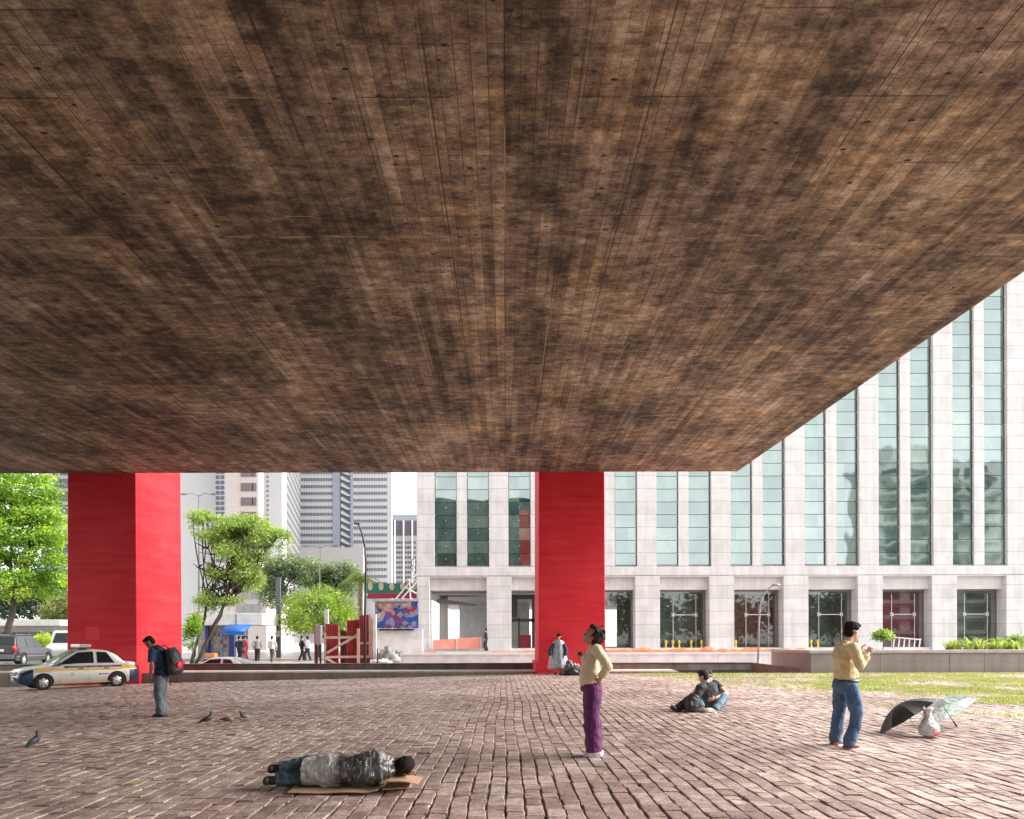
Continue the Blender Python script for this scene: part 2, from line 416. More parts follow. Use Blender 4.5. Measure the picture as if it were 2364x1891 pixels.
# ------------------------------------------------------------------ ground
D0 = 28.2            # where the slab, the paving and the red pillars meet
def grid_sheet(name, x0, x1, y0, y1, nx, ny, zf, mat, kind='structure'):
    m = MB()
    vs = [(x0+(x1-x0)*i/nx, y0+(y1-y0)*j/ny, 0) for j in range(ny+1) for i in range(nx+1)]
    vs = [(x, y, zf(x, y)) for x, y, _ in vs]
    fs = [(j*(nx+1)+i, j*(nx+1)+i+1, (j+1)*(nx+1)+i+1, (j+1)*(nx+1)+i) for j in range(ny) for i in range(nx)]
    m.add(vs, fs)
    return tag(m.build(name, mat), kind=kind)

def setts_far():
    t = NT('granite_setts_wide')
    v = t.mapped((1, 1, 1), rot=(0, 0, R(90)))
    br = t.n('TexBrick', {'Vector': v, 'Color1': (0.15, 0.10, 0.085, 1), 'Color2': (0.27, 0.19, 0.165, 1), 'Mortar': (0.09, 0.07, 0.06, 1), 'Scale': 1.0,
                          'Mortar Size': 0.012, 'Brick Width': 0.22, 'Row Height': 0.175})
    f = t.noise(20, 5, 0.7)
    t.bsdf(t.mix(0.5, br.outputs[0], t.mix(f, (0.1, 0.07, 0.06), (0.34, 0.25, 0.22))), 0.65, bump=br.outputs[1], bs=-0.6, bd=0.02)
    return t.done()
grid_sheet('plaza_ground', -70, 70, -80, D0 + 0.3, 70, 54, lambda x, y: gz(x, y) - 0.018, MT['soil'])

# individually laid granite setts, one sheet of stones
def setts():
    rng = np.random.default_rng(7)
    W_, L_ = 0.164, 0.20
    cells = []
    i0, i1 = int(-26 / W_), int(27 / W_)
    for i in range(i0, i1):
        y = 3.4 + rng.uniform(0, L_)
        xm = (i + 0.5) * W_
        while y < D0 - 0.02:
            l = L_ * rng.uniform(0.78, 1.25)
            if abs(xm) < 0.80 * y + 1.6 and y + l < D0 + 0.25: cells.append((i, xm, y, l))
            y += l
    n = len(cells)
    xm = np.array([c[1] for c in cells]); y0 = np.array([c[2] for c in cells]); ln = np.array([c[3] for c in cells])
    def wob(y, i): return 0.018*np.sin(y*0.9+i*0.18) + 0.006*np.sin(y*3.1+i*1.9) + 0.02*np.sin(y*0.45 + i*0.07)
    ii = np.array([c[0] for c in cells], dtype=float)
    gx = rng.uniform(0.005, 0.010, n); gy = rng.uniform(0.0002, 0.002, n)
    xo = xm + wob(y0, np.floor(ii/2.0)*1.0*0+ii*0.6) + rng.normal(0, 0.0035, n)
    cxs = np.array([-1, 1, 1, -1.0]); cys = np.array([-1, -1, 1, 1.0])
    hx = (W_/2 - gx)[:, None] + rng.normal(0, 0.0045, (n, 4)); hy = (ln/2 - gy)[:, None] + rng.normal(0, 0.003, (n, 4))
    bx = xo[:, None] + cxs*hx; by = (y0 + ln/2)[:, None] + cys*hy
    base = -0.0215*np.maximum(0, 1.5-bx)*np.clip(by/28, 0, 1)
    tilt = rng.normal(0, 0.0025, (n, 4)); lift = rng.normal(0, 0.0028, n)[:, None]
    patch = np.array([mnoise.noise((float(a)*0.35, float(b)*0.35, 3.1)) for a, b in zip(xo, y0)])[:, None]*0.022
    top = base + tilt + lift + patch
    gone = rng.random(n) < 0.0022            # missing stones leave holes
    hx0, hy0 = P(972, 1740, 8.4).x, 8.5
    gone |= ((xo-hx0)**2*4 + (y0-hy0)**2) < 0.02
    top[gone] -= 0.07
    ins = 0.011
    tx = bx - cxs*rng.uniform(0.004, 0.011, (n, 4)); ty = by - cys*rng.uniform(0.0005, 0.003, (n, 4))
    V = np.zeros((n, 12, 3))
    V[:, 0:4, 0] = bx; V[:, 0:4, 1] = by; V[:, 0:4, 2] = base - 0.06
    V[:, 4:8, 0] = bx; V[:, 4:8, 1] = by; V[:, 4:8, 2] = top - 0.008
    V[:, 8:12, 0] = tx; V[:, 8:12, 1] = ty; V[:, 8:12, 2] = top
    F = []
    for a in (0, 4):
        for k in range(4): F.append((a+k, a+(k+1) % 4, a+4+(k+1) % 4, a+4+k))
    F.append((8, 9, 10, 11))
    F = np.array(F)[None] + (np.arange(n)*12)[:, None, None]
    me = bpy.data.meshes.new('paved_plaza')
    nf = n*9
    me.vertices.add(n*12); me.vertices.foreach_set('co', V.reshape(-1))
    me.loops.add(nf*4); me.loops.foreach_set('vertex_index', F.reshape(-1).astype(np.int32))
    me.polygons.add(nf); me.polygons.foreach_set('loop_start', (np.arange(nf)*4).astype(np.int32))
    at = me.attributes.new('stone', 'FLOAT', 'POINT')
    at.data.foreach_set('value', np.repeat(rng.random(n), 12).astype(np.float32))
    me.polygons.foreach_set('use_smooth', np.zeros(nf, dtype=bool)); me.materials.append(MT['paver'])
    me.update(calc_edges=True); me.validate()
    o = bpy.data.objects.new('paved_plaza', me); COL.objects.link(o)
    tag(o, kind='structure')
setts()

HX0, HX1, HY0, HY1 = -26.0, -7.6, 31.6, 37.4
m = MB()
for a, b, c, d in ((-900, HX0, 31.6, 1600), (HX1, 900, 31.6, 1600), (HX0, HX1, HY1, 1600)):
    m.quad((a, c, -.01), (b, c, -.01), (b, d, -.01), (a, d, -.01))
for a, b, c, d in ((HX0, HY0, HX0, HY1), (HX1, HY1, HX1, HY0), (HX0, HY1, HX1, HY1)):
    m.quad((a, b, -.92), (c, d, -.92), (c, d, -.01), (a, b, -.01))
tag(m.build('street_ground', MT['pavement']), kind='structure')
m = MB(); m.quad((HX0, HY0, -.9), (HX1, HY0, -.9), (HX1, HY1, -.9), (HX0, HY1, -.9)); tag(m.build('sunken_road', MT['asphalt']), kind='structure')
m = MB(); m.box(-120, -26.2, 33.0, 47.0, -0.03, 0.0); tag(m.build('road', MT['asphalt']), kind='structure')
m = MB(); m.box(-26.2, -20.5, 37.6, 47.0, -0.03, 0.0); tag(m.build('side_road', MT['asphalt']), kind='structure')
m = MB(); m.box(-120, -11.5, 47.0, 70, -0.01, 0.12); tag(m.build('pavement', MT['pavement']), kind='structure')

# ------------------------------------------------------------------ the museum: slab on red pillars
ZS = 8.34
museum = thing('raised_museum', 'raised concrete museum slab with stained board marked underside on two red pillars', 'museum', (0, D0, 0))
def local(m, root): m.X = Matrix.Translation(-Vector(root.location)); return m
m = local(MB(), museum)
pc = P(1703, 1085, (ZS-CAMH)*FPX/(CY-1085)*1.0); 
xr0 = (1703-CX)/FPX*D0
dn = (ZS-CAMH)*FPX/(CY-634+2); xr1 = (2364-CX)/FPX*dn
sl = (xr0-xr1)/(D0-dn)
XR = lambda y: xr0 + sl*(y-D0)
yb = -44.0
poly = [(-24.5, D0), (XR(D0), D0), (XR(yb), yb), (-24.5, yb)]
def slab(m, poly, z0, z1):
    n = len(poly)
    m.add([(x, y, z0) for x, y in poly] + [(x, y, z1) for x, y in poly],
          [tuple(range(n)), tuple(range(2*n-1, n-1, -1))] + [(i, i+n, (i+1) % n+n, (i+1) % n) for i in range(n)])
slab(m, poly, ZS, ZS+1.3)
so = m.build('soffit_slab', MT['soffit'], museum)
m = local(MB(), museum)
slab(m, [(-24.0, D0-.5), (XR(D0)-.5, D0-.5), (XR(yb)-.5, yb+.5), (-24.0, yb+.5)], ZS+1.3, ZS+8.0)
m.build('gallery_box', M('dark_gallery_glass', (0.05, 0.06, 0.065), rough=0.15), museum)
for (xa, xb, bz) in ((-18.07, -15.3, -0.5), (1.40, 4.06, -0.05)):
    m = local(MB(), museum)
    dep = 3.9; tp = 0.05
    def ring(e, z): return [(xa-e, D0+0.005-e*0.3, z), (xb+e, D0+0.005-e*0.3, z), (xb+e, D0+dep+e, z), (xa-e, D0+dep+e, z)]
    m.add(ring(0.0, ZS+6) + ring(tp, 0.47), [(4,5,1,0),(5,6,2,1),(6,7,3,2),(7,4,0,3),(0,1,2,3),(7,6,5,4)])
    pl = m.build('pillar', MT['red'], museum, bevel=0.03)
    m = local(MB(), museum)
    m.add(ring(tp+0.11, 0.47) + ring(tp+0.13, bz), [(4,5,1,0),(5,6,2,1),(6,7,3,2),(7,4,0,3),(0,1,2,3),(7,6,5,4)])
    m.build('plinth', MT['red'], pl, bevel=0.03)
    if xa < -10:
        m = local(MB(), museum)
        q0, q1 = P(198, 1478, D0-0.004), P(230, 1447, D0-0.004)
        m.box(q0.x, q1.x, D0-0.016, D0+0.004, q0.z, q1.z)
        m.build('repainted_patch', M('fresh_red_paint', (0.78, 0.018, 0.03), (0.70, 0.014, 0.025), 3.0, 0.5), pl)

# low walls and the long reflecting pool beyond the slab
wall = thing('pool_wall', 'long low weathered stone wall in front of the reflecting pool between the pillars', 'wall', (-8, D0+.2, 0))
for xa, xb in ((-60, -18.25), (-15.12, 1.22), (4.24, 7.2)):
    m = local(MB(), wall)
    n = max(2, int((xb-xa)/1.2))
    for k in range(n):
        a = xa+(xb-xa)*k/n; b = xa+(xb-xa)*(k+1)/n
        m.box(a+.004, b-.004, D0+.20, D0+.62, -0.75, 0.075+random.uniform(-.006, .006))
    m.build('wall_face', MT['weathered'], wall, bevel=0.015)
    m = local(MB(), wall)
    m.box(xa, xb, D0+.625, D0+1.9, -.2, .10); m.build('ledge', MT['ledge'], wall, bevel=0.01)
t = NT('pool_water'); nz = t.noise(2.2, 3)
t.bsdf((0.03, 0.034, 0.03), 0.04, bump=nz, bs=0.05, bd=0.02)
m = MB(); m.box(-60, 11.0, D0+1.9, 31.2, -.3, .045); tag(m.build('pool_water', t.done()), kind='structure')
par = thing('pool_parapet', 'dark stained parapet running along the far side of the pool', 'wall', (-8, 31.35, 0))
m = local(MB(), par)
for k in range(24):
    a = -60+(71.2)*k/24; b = -60+71.2*(k+1)/24
    m.box(a+.003, b-.003, 31.2, 31.52, -.3, 0.30+random.uniform(-.004, .004))
m.build('parapet_wall', MT['weathered'], par, bevel=0.012)
m = local(MB(), par); m.box(-60, 11.2, 31.16, 31.56, .308, .345); m.build('coping', M('stained_coping', (0.20, 0.165, 0.14), (0.07, 0.055, 0.045), 2.0), par, bevel=0.008)
m = local(MB(), par)
m.add([(11.2,31.2,-.3),(13.0,29.6,-.3),(13.1,29.8,-.3),(11.25,31.5,-.3),(11.2,31.2,.34),(13.0,29.6,.12),(13.1,29.8,.12),(11.25,31.5,.34)],
      [(3,2,1,0),(4,5,6,7),(0,1,5,4),(1,2,6,5),(2,3,7,6),(3,0,4,7)]); m.build('end_wall', MT['weathered'], par)

# white low hoarding in front of the bank
ho = thing('white_hoarding', 'low white hoarding boards along the foot of the stone office block', 'hoarding', (5, 37, 0))
m = local(MB(), ho)
for k in range(18):
    a = -5.7+22.1*k/18; b = -5.7+22.1*(k+1)/18
    m.box(a+.004, b-.004, 36.9+random.uniform(-.006, .006), 37.0, -.02, .585)
m.build('boards', MT['white'], ho)
m = local(MB(), ho); m.box(-5.72, 16.42, 36.86, 37.02, .585, .64); m.build('top_rail', MT['white'], ho)
# ------------------------------------------------------------------ stone and glass office block (frontal, 50 m away)
BY = 50.0; SC = FPX/BY
bx = lambda px: (px-CX)/SC
bz = lambda py: CAMH+(CY-py)/SC
bank = thing('office_block', 'white stone office block with tall green glass strips between stone piers', 'office building', (15, BY, 0))
ZT = 38.0
zs, zb, zl, zw, zp = bz(1307.5), bz(1333), bz(1362), bz(1497), bz(1512)
pitch = 171.0
RC = 0.34
fixing_m = M('fixing_steel', (0.8, 0.8, 0.8), rough=0.3)
def bmb(): return local(MB(), bank)
npair = 11
sillm = M('window_sill_grey', (0.33, 0.33, 0.325), rough=0.5)
for k in range(npair):
    x0 = bx(1003.5+pitch*k)
    g1, f1, g2 = x0+51.5/SC, x0+75.0/SC, x0+126.5/SC
    nx = x0+pitch/SC
    # pier to the right of the pair
    m = bmb(); m.box(g2, nx, BY, BY+2.0, zs-0.05, ZT); m.build('pier', MT['stone'], bank)
    m = bmb(); m.box(g1, f1, BY+0.10, BY+2.0, zs-0.02, ZT); m.build('fin', MT['stone'], bank)
    for a, b in ((x0, g1), (f1, g2)):
        m = bmb(); m.box(a, b, BY+RC, BY+RC+.05, zs+.12, ZT)
        w = m.build('window', MT['green_glass'], bank)
        m = bmb(); m.box(a, b, BY+0.16, BY+RC+.02, zs-.02, zs+.06); m.build('sill', sillm, w)
        m = bmb()
        for r in range(int((ZT-zs)/.943)):
            z = zs+.0+.943*(r+1)
            for xx in ((b-.02,) if (r+k) % 3 else (b-.02, a+.02)): m.cbox((xx, BY+RC-.05, z), (.05, .08, .07))
            if k < 3 and r < 8: m.cbox(((a+b)/2, BY+RC-.03, z-.35), (.05, .04, .05))
        m.cur = 1; m.box(a+.01, a+.05, BY+RC-.06, BY+RC-.002, zs+.06, ZT); m.box(b-.05, b-.01, BY+RC-.06, BY+RC-.002, zs+.06, ZT)
        m.build('frame', [fixing_m, M('dark_window_frame', (0.05, 0.07, 0.068), rough=0.4)], w)
# left end pier
xl = bx(963)
m = bmb(); m.box(xl, bx(1003.5), BY, BY+2.0, zs-.05, ZT); m.build('pier', MT['stone'], bank)
m = bmb(); m.box(xl+.1, bx(1003.5+pitch*npair), BY+2.0, BY+30, zl-.2, ZT-.1); m.build('body', MT['stone_smooth'], bank)
# belt course, lintel band, podium
xe = bx(1003.5+pitch*npair)
m = bmb(); m.box(xl-.05, xe, BY-.10, BY+1.9, zb+.12, zs-.06); m.build('belt_course', MT['stone_smooth'], bank, bevel=0.02)
m = bmb(); m.box(xl-.0, xe, BY-.02, BY+1.9, zb, zb+.12); m.build('belt_step', MT['stone_smooth'], bank)
m = bmb(); m.box(xl+.05, xe, BY+.32, BY+1.5, zl, zb); m.build('lintel_band', MT['stone_smooth'], bank)
m = bmb(); m.box(xl-1.0, xe, BY-1.6, BY+30, -.2, zp+.25); m.build('podium', MT['white'], bank)
m = bmb(); m.box(bx(990), xe, BY+.05, BY+.75, zp+.25, zw); m.build('window_parapet', MT['stone_smooth'], bank)
stone_low = stone_cladding('white_stone_low_courses', (0.69, 0.675, 0.665), (0.46, 0.445, 0.435), z0=zp+.25+.06)
# ground-floor pilasters
def pil(a, b):
    m = bmb(); m.box(a, b, BY-.12, BY+1.5, zp+.25, zb+.05); return m.build('pilaster', stone_low, bank, bevel=0.015)
pil(xl, bx(992))
for k in range(npair): c = bx(1152.5+pitch*k); pil(c-.905, c+.905)
# ceiling of the ground floor and things seen inside
m = bmb(); m.box(xl+.3, xe, BY+1.5, BY+14, zl-.15, zl-.02); m.build('lobby_ceiling', M('lobby_ceiling', (0.30, 0.29, 0.28), rough=.7), bank)
mb_brown = stone_cladding('brown_timber_panels', (0.30, 0.22, 0.18), (0.17, 0.125, 0.10), course=.9)
mb_red = M('dark_red_lobby_wall', (0.42, 0.025, 0.045), (0.28, 0.02, 0.032), 1.2, .45)
mb_grey = M('grey_lobby_wall', (0.26, 0.24, 0.225), (0.13, 0.12, 0.11), .8, .6)
mb_rose = M('rose_stone_wall', (0.42, 0.15, 0.13), (0.27, 0.10, 0.09), 2.2, .6)
back = [(2, mb_brown, .55, 1.0), (2, mb_grey, 0, .1), (3, mb_grey, .0, .5), (3, mb_red, .86, 1.0), (3, mb_brown, .5, .86), (4, mb_rose, 0, .68), (4, mb_red, .68, .78), (4, mb_grey, .78, 1.0),
        (5, mb_grey, 0, .62), (5, mb_brown, .62, 1), (6, mb_red, .2, 1.0), (6, mb_grey, 0, .2), (7, mb_grey, .0, 1.0), (8, mb_rose, 0, 1), (9, mb_grey, 0, 1), (10, mb_brown, 0, 1)]
for k, mt, a, b in back:
    xa = bx(1152.5+pitch*(k-1))+.905-1.0; wd = pitch/SC-1.81+3.2
    m = bmb(); m.box(xa+wd*a, xa+wd*b-.01, BY+1.9+(k % 3)*.4, BY+2.1+(k % 3)*.4, zp+.25, zl-.2); m.build('lobby_wall', mt, bank)
lobf = M('lobby_floor', (0.35, 0.33, 0.31), rough=.25)
frm = M('window_frame_grey', (0.22, 0.2, 0.19), rough=.4)
for k in range(2, npair):
    a = bx(1152.5+pitch*(k-1))+.905; b = bx(1152.5+pitch*k)-.905
    m = bmb(); m.box(a, b, BY+.9, BY+.93, zw, zl-.02); w = m.build('shop_window', MT['shop_glass'], bank)
    m = bmb()
    m.box(a, b, BY+.86, BY+.97, zl-.12, zl-.005); m.box(a, a+.07, BY+.86, BY+.97, zw, zl-.12); m.box(b-.07, b, BY+.86, BY+.97, zw, zl-.12); m.box(a, b, BY+.86, BY+.97, zw-.01, zw+.06)
    m.build('frame', frm, w)
    if k >= 3:
        m = bmb()
        for xx in ((a*.67+b*.33), (a*.2+b*.8)):
            for s in (-1, 1): m.cbox((xx, BY+.84, zw+2.45), (.34, .03, .05), (0, s*.8, 0))
            m.cbox((xx, BY+.85, zw+2.0), (.03, .02, 4.0))
        m.cbox(((a*.435+b*.565), BY+.86, zw+2.45), ((b-a)*.47, .03, .05))
        m.build('glass_bracket', fixing_m, w)
    # leaves standing in for the lawn's green reflection, and yellow path lights inside
    if k in (3, 4, 5):
        m = bmb()
        for i in range(260):
            xx = random.uniform(a+.1, b-.1); zz = zw+random.random()**1.5*.75; yy = BY+1.5+random.random()*.7; r = .09
            d = Vector((random.uniform(-1, 1), random.uniform(-1, 1), random.uniform(-.4, 1))).normalized()*r; e = d.orthogonal().normalized()*r*.5
            c = Vector((xx, yy, zz)); m.quad(c-d, c+e, c+d, c-e)
        m.build('lawn_reflection_leaves', M('reflected_lawn_green', (0.05, 0.11, 0.025), (0.10, 0.19, 0.04), 4), bank)
wt = M('path_light_yellow', (0.85, 0.62, 0.08), rough=.4)
for px in (1541, 1557, 1572, 1600, 1624, 1704, 1867, 1880, 1895):
    m = bmb(); xx = bx(px); m.lathe([(.09, 0), (.10, .05), (.06, .12), (.055, .3), (.09, .34), (.09, .5), (.03, .58)], (xx, BY+.5, zw), 10); m.build('path_light', wt, bank)
# open loggia at the left end: pale rear walls and a canopy seen through it
m = bmb(); m.box(xl+2.0, bx(1240), BY+16, BY+16.3, -.2, zl); m.build('rear_wall', MT['white'], bank)
m = bmb(); m.box(bx(1002), bx(1022), BY+4, BY+4.7, -.1, zl-.2); m.build('inner_column', MT['stone_smooth'], bank)
m = bmb(); m.add([(bx(1000), BY+2.5, zl-.75), (bx(1096), BY+2.5, zl-.95), (bx(1096), BY+5, zl-.95), (bx(1000), BY+5, zl-.75),
                  (bx(1000), BY+2.5, zl-.45), (bx(1096), BY+2.5, zl-.9), (bx(1096), BY+5, zl-.9), (bx(1000), BY+5, zl-.45)],
                 [(3,2,1,0),(4,5,6,7),(0,1,5,4),(1,2,6,5),(2,3,7,6),(3,0,4,7)]); m.build('entrance_canopy', M('canopy_grey', (.25, .23, .2)), bank)
m = bmb(); dk = M('dark_opening', (0.05, 0.045, 0.045), rough=.5)
xa, xb = bx(1180), bx(1240)
m.box(xa, xb, BY+2.2, BY+2.3, zl-.55, zl-.1); m.box(xa, xa+.5, BY+2.2, BY+2.3, zw+2.3, zl-.55); m.box(xb-.3, xb, BY+2.2, BY+2.3, zw, zl-.55)
m.box(xa, xb, BY+2.2, BY+2.3, zw+2.0, zw+2.25); m.box(xa, xa+.08, BY+2.2, BY+2.3, zw, zw+2.3); m.box(xa+.55, xa+.68, BY+2.2, BY+2.3, zw, zw+2.3)
m.build('doorway_frame', dk, bank)
m = bmb(); m.box(xa+.7, xb-.35, BY+2.6, BY+2.7, zw, zw+1.0); m.build('dark_screen', mb_red, bank)

# orange barriers and netting
def net_material():
    t = NT('orange_netting'); v = t.n('TexVoronoi', {'Vector': t.mapped((1, 1, 1)), 'Scale': 9.0}).outputs[0]
    t.bsdf(t.mix(t.ramp(v, [(.1, 1.), (.4, 0.)]), (0.72, 0.19, 0.07), (0.78, 0.30, 0.17)), .6); return t.done()
NETM = net_material()
nb = thing('orange_barrier', 'translucent orange safety barrier panel standing in the open loggia bay', 'barrier', (bx(1050), BY-.3, zw-.3))
m = local(MB(), nb)
a, b = bx(999), bx(1111)
m.add([(a, BY-.3, zw+.0), (b, BY-.3, zw+.0), (b, BY-.3, zw+.85), (a, BY-.3, zw+.62), (a, BY-.22, zw+.0), (b, BY-.22, zw+.0), (b, BY-.22, zw+.85), (a, BY-.22, zw+.62)],
      [(3,2,1,0),(4,5,6,7),(0,1,5,4),(1,2,6,5),(2,3,7,6),(3,0,4,7)]); m.build('panel', M('orange_sheet', (0.80, 0.33, 0.25), (0.72, 0.25, 0.18), 1.5), nb)
m = local(MB(), nb)
for f in (0, .5, 1.0): m.box(a+(b-a-.04)*f, a+(b-a-.04)*f+.05, BY-.36, BY-.31, zw-.35, zw+.62+.23*f)
m.build('post', MT['white'], nb)
def netting(name, label, px0, px1, y, z0, amp, n):
    o = MB(); o.smooth = True
    vs = []; 
    for i in range(n+1):
        f = i/n; x = bx_y(px0+(px1-px0)*f, y)
        h = amp*(.35+.65*abs(mnoise.noise((x*.9, 2.2, 0)))*1.6)
        for j, (dy, hz) in enumerate(((-.22, 0), (-.16, .55), (0, 1.0), (.14, .5), (.2, 0))):
            vs.append((x, y+dy+.05*mnoise.noise((x*2, j, 1)), z0+.003+h*hz*(1+.3*mnoise.noise((x*3, j, 5)))))
    fs = [(i*5+j, (i+1)*5+j, (i+1)*5+j+1, i*5+j+1) for i in range(n) for j in range(4)]
    o.add(vs, fs)
    q = o.build(name, NETM); so_ = q.modifiers.new('thickness', 'SOLIDIFY'); so_.thickness = .012
    return tag(q, label, 'safety netting')
def bx_y(px, y): return (px-CX)/FPX*y
netting('safety_netting', 'crumpled orange safety netting heaped along the foot of the shop windows', 1398, 1858, 47.2, zp+.05+.2, .34, 120)
netting('safety_netting', 'short strip of orange netting lying beside the far left stone pilaster', 972, 1008, 47.2, zp+.05+.2, .16, 14)
netting('safety_netting', 'thin strip of orange netting just left of the central red pillar', 1126, 1240, 47.2, zp+.05+.2, .14, 30)
# ------------------------------------------------------------------ vegetation
def leaf_mat(name, c, trans=0.45, tm=(1.5, 1.5, .7)):
    if name in _mc: return _mc[name]
    t = NT(name)
    nz = t.noise(1.3, 3)
    col = t.mix(t.ramp(nz, [(.35, 0.), (.65, 1.)]), c, tuple(min(1, x*1.35) for x in c))
    d = t.n('BsdfDiffuse', {'Color': col}).outputs[0]
    q = t.n('BsdfTranslucent', {'Color': t.mix(1.0, col, tm, 'MULTIPLY')}).outputs[0]
    g = t.n('BsdfGlossy', {'Color': (1, 1, 1, 1), 'Roughness': .35}).outputs[0]
    a = t.n('MixShader', {0: trans, 1: d, 2: q}).outputs[0]
    _mc[name] = t.done(t.n('MixShader', {0: .05, 1: a, 2: g}).outputs[0]); return t.mat
BARK = M('bark', (0.10, 0.08, 0.065), (0.05, 0.04, 0.034), 5, .9, .5, .03)

def foliage(root, name, blobs, n, size, mats, seed, gap=.12, droop=.3, tier=0.0, spray=3, asp=.5):
    rnd = random.Random(seed); m = MB()
    wts = [b[3]*b[4]*b[5] for b in blobs]
    made = 0; tries = 0
    while made < n and tries < n*6:
        tries += 1
        b = rnd.choices(blobs, wts)[0]
        d = Vector((rnd.gauss(0, 1), rnd.gauss(0, 1), rnd.gauss(0, 1))).normalized()
        r = rnd.random()**.42
        p = Vector((b[0]+d.x*b[3]*r, b[1]+d.y*b[4]*r, b[2]+d.z*b[5]*r))
        k = 1.0/max(.5, b[3])
        nv = mnoise.noise((p.x*.75+seed*7, p.y*.75, p.z*1.0)) + .45*mnoise.noise((p.x*2.1, p.y*2.1+seed, p.z*2.1))
        if nv < -gap+.12*(r-.6): continue
        if tier and abs(((p.z+.35*mnoise.noise((p.x*.5, p.y*.5, seed)))/tier) % 1 - .5) < .13: continue
        made += 1
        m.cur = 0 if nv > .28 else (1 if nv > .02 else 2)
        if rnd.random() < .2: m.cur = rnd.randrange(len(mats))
        m.cur = min(m.cur, len(mats)-1)
        for q in range(spray):
            a = Vector((rnd.gauss(0, 1), rnd.gauss(0, 1), rnd.gauss(0, .55)-droop)).normalized()
            s = size*rnd.uniform(.6, 1.35)
            e = a.cross(Vector((rnd.gauss(0, 1), rnd.gauss(0, 1), rnd.gauss(0, 1)+.8))).normalized()*s*asp
            c = p + Vector((rnd.gauss(0, 1), rnd.gauss(0, 1), rnd.gauss(0, .7)))*size*.9
            m.add([c-a*s*.5, c+e*.5, c+a*s*.5, c-e*.5], [(0, 1, 2, 3)])
    return m.build(name, mats, root)

def limb(m, a, b, r0, r1, rnd, k=5, wob=.12):
    a, b = Vector(a), Vector(b); pts = []
    for i in range(k+1):
        f = i/k; p = a.lerp(b, f)
        if 0 < i: p = p + Vector((rnd.uniform(-1, 1), rnd.uniform(-1, 1), rnd.uniform(-.5, .5)))*wob*(b-a).length*.25
        pts.append(p)
    m.tube(pts, [r0+(r1-r0)*i/k for i in range(k+1)], 7)
    return pts

def tree(label, base, blobs, n, size, mats, seed, trunk_r=.22, fork=.4, stems=1, group=None, lean=0.0, name='tree', **kw):
    base = Vector(base); root = thing(name, label, 'tree', base, 0, group)
    rnd = random.Random(seed)
    bl = [(b[0]-base.x, b[1]-base.y, b[2]-base.z, b[3], b[4], b[5]) for b in blobs]
    m = MB(); m.smooth = True
    low = min(b[2]-b[5] for b in bl); top = max(b[2] for b in bl)
    for s in range(stems):
        off = Vector((rnd.uniform(-.5, .5), rnd.uniform(-.4, .4), 0))*(0 if stems == 1 else 1)
        ctr = sum((Vector(b[:3]) for b in bl), Vector())/len(bl)
        hub = Vector((ctr.x*.45+off.x*2+lean, ctr.y*.5+off.y, max(.5, low+(top-low)*fork)))
        limb(m, off*.5+Vector((0, 0, -.1)), hub, trunk_r, trunk_r*.6, rnd, 6, .1)
        for b in rnd.sample(bl, min(len(bl), 6)):
            e = Vector((b[0], b[1], b[2]+b[5]*.4))
            pts = limb(m, hub, e, trunk_r*.5, .03, rnd, 5, .25)
            for _ in range(2):
                j = rnd.randrange(1, 4); limb(m, pts[j], pts[j]+Vector((rnd.uniform(-1, 1)*b[3], rnd.uniform(-1, 1)*b[4], rnd.uniform(.1, .8)*b[5])), .06, .015, rnd, 4, .3)
    m.build('trunk', BARK, root)
    foliage(root, 'crown', bl, n, size, mats, seed, **kw)
    return root
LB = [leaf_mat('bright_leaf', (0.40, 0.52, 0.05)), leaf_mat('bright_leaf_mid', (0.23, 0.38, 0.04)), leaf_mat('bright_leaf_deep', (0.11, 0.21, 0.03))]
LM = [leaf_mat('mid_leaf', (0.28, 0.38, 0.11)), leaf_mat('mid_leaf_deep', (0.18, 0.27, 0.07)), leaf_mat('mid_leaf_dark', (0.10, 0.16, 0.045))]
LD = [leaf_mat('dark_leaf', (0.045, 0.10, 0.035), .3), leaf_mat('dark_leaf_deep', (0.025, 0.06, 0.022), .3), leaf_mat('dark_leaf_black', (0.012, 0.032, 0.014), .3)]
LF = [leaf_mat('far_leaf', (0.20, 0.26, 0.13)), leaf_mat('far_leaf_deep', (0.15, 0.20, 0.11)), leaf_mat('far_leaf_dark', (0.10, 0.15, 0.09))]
LY = [leaf_mat('yellow_leaf', (0.34, 0.36, 0.14)), leaf_mat('yellow_leaf_deep', (0.22, 0.25, 0.09)), leaf_mat('yellow_leaf_dark', (0.12, 0.15, 0.05))]

def bl(d, items, zs_=1.0):
    """crown masses given as (px, py, half width in px, half height in px[, extra depth])"""
    k = FPX/d; out = []
    for it in items:
        px, py, rx, ry = it[:4]; dd = it[4] if len(it) > 4 else 0
        p = P(px, py, d+dd); out.append((p.x, p.y, p.z, rx/k, rx/k*.9, ry/k))
    return out
g0 = lambda px, d: (P(px, 1475, d).x, d, 0.0)

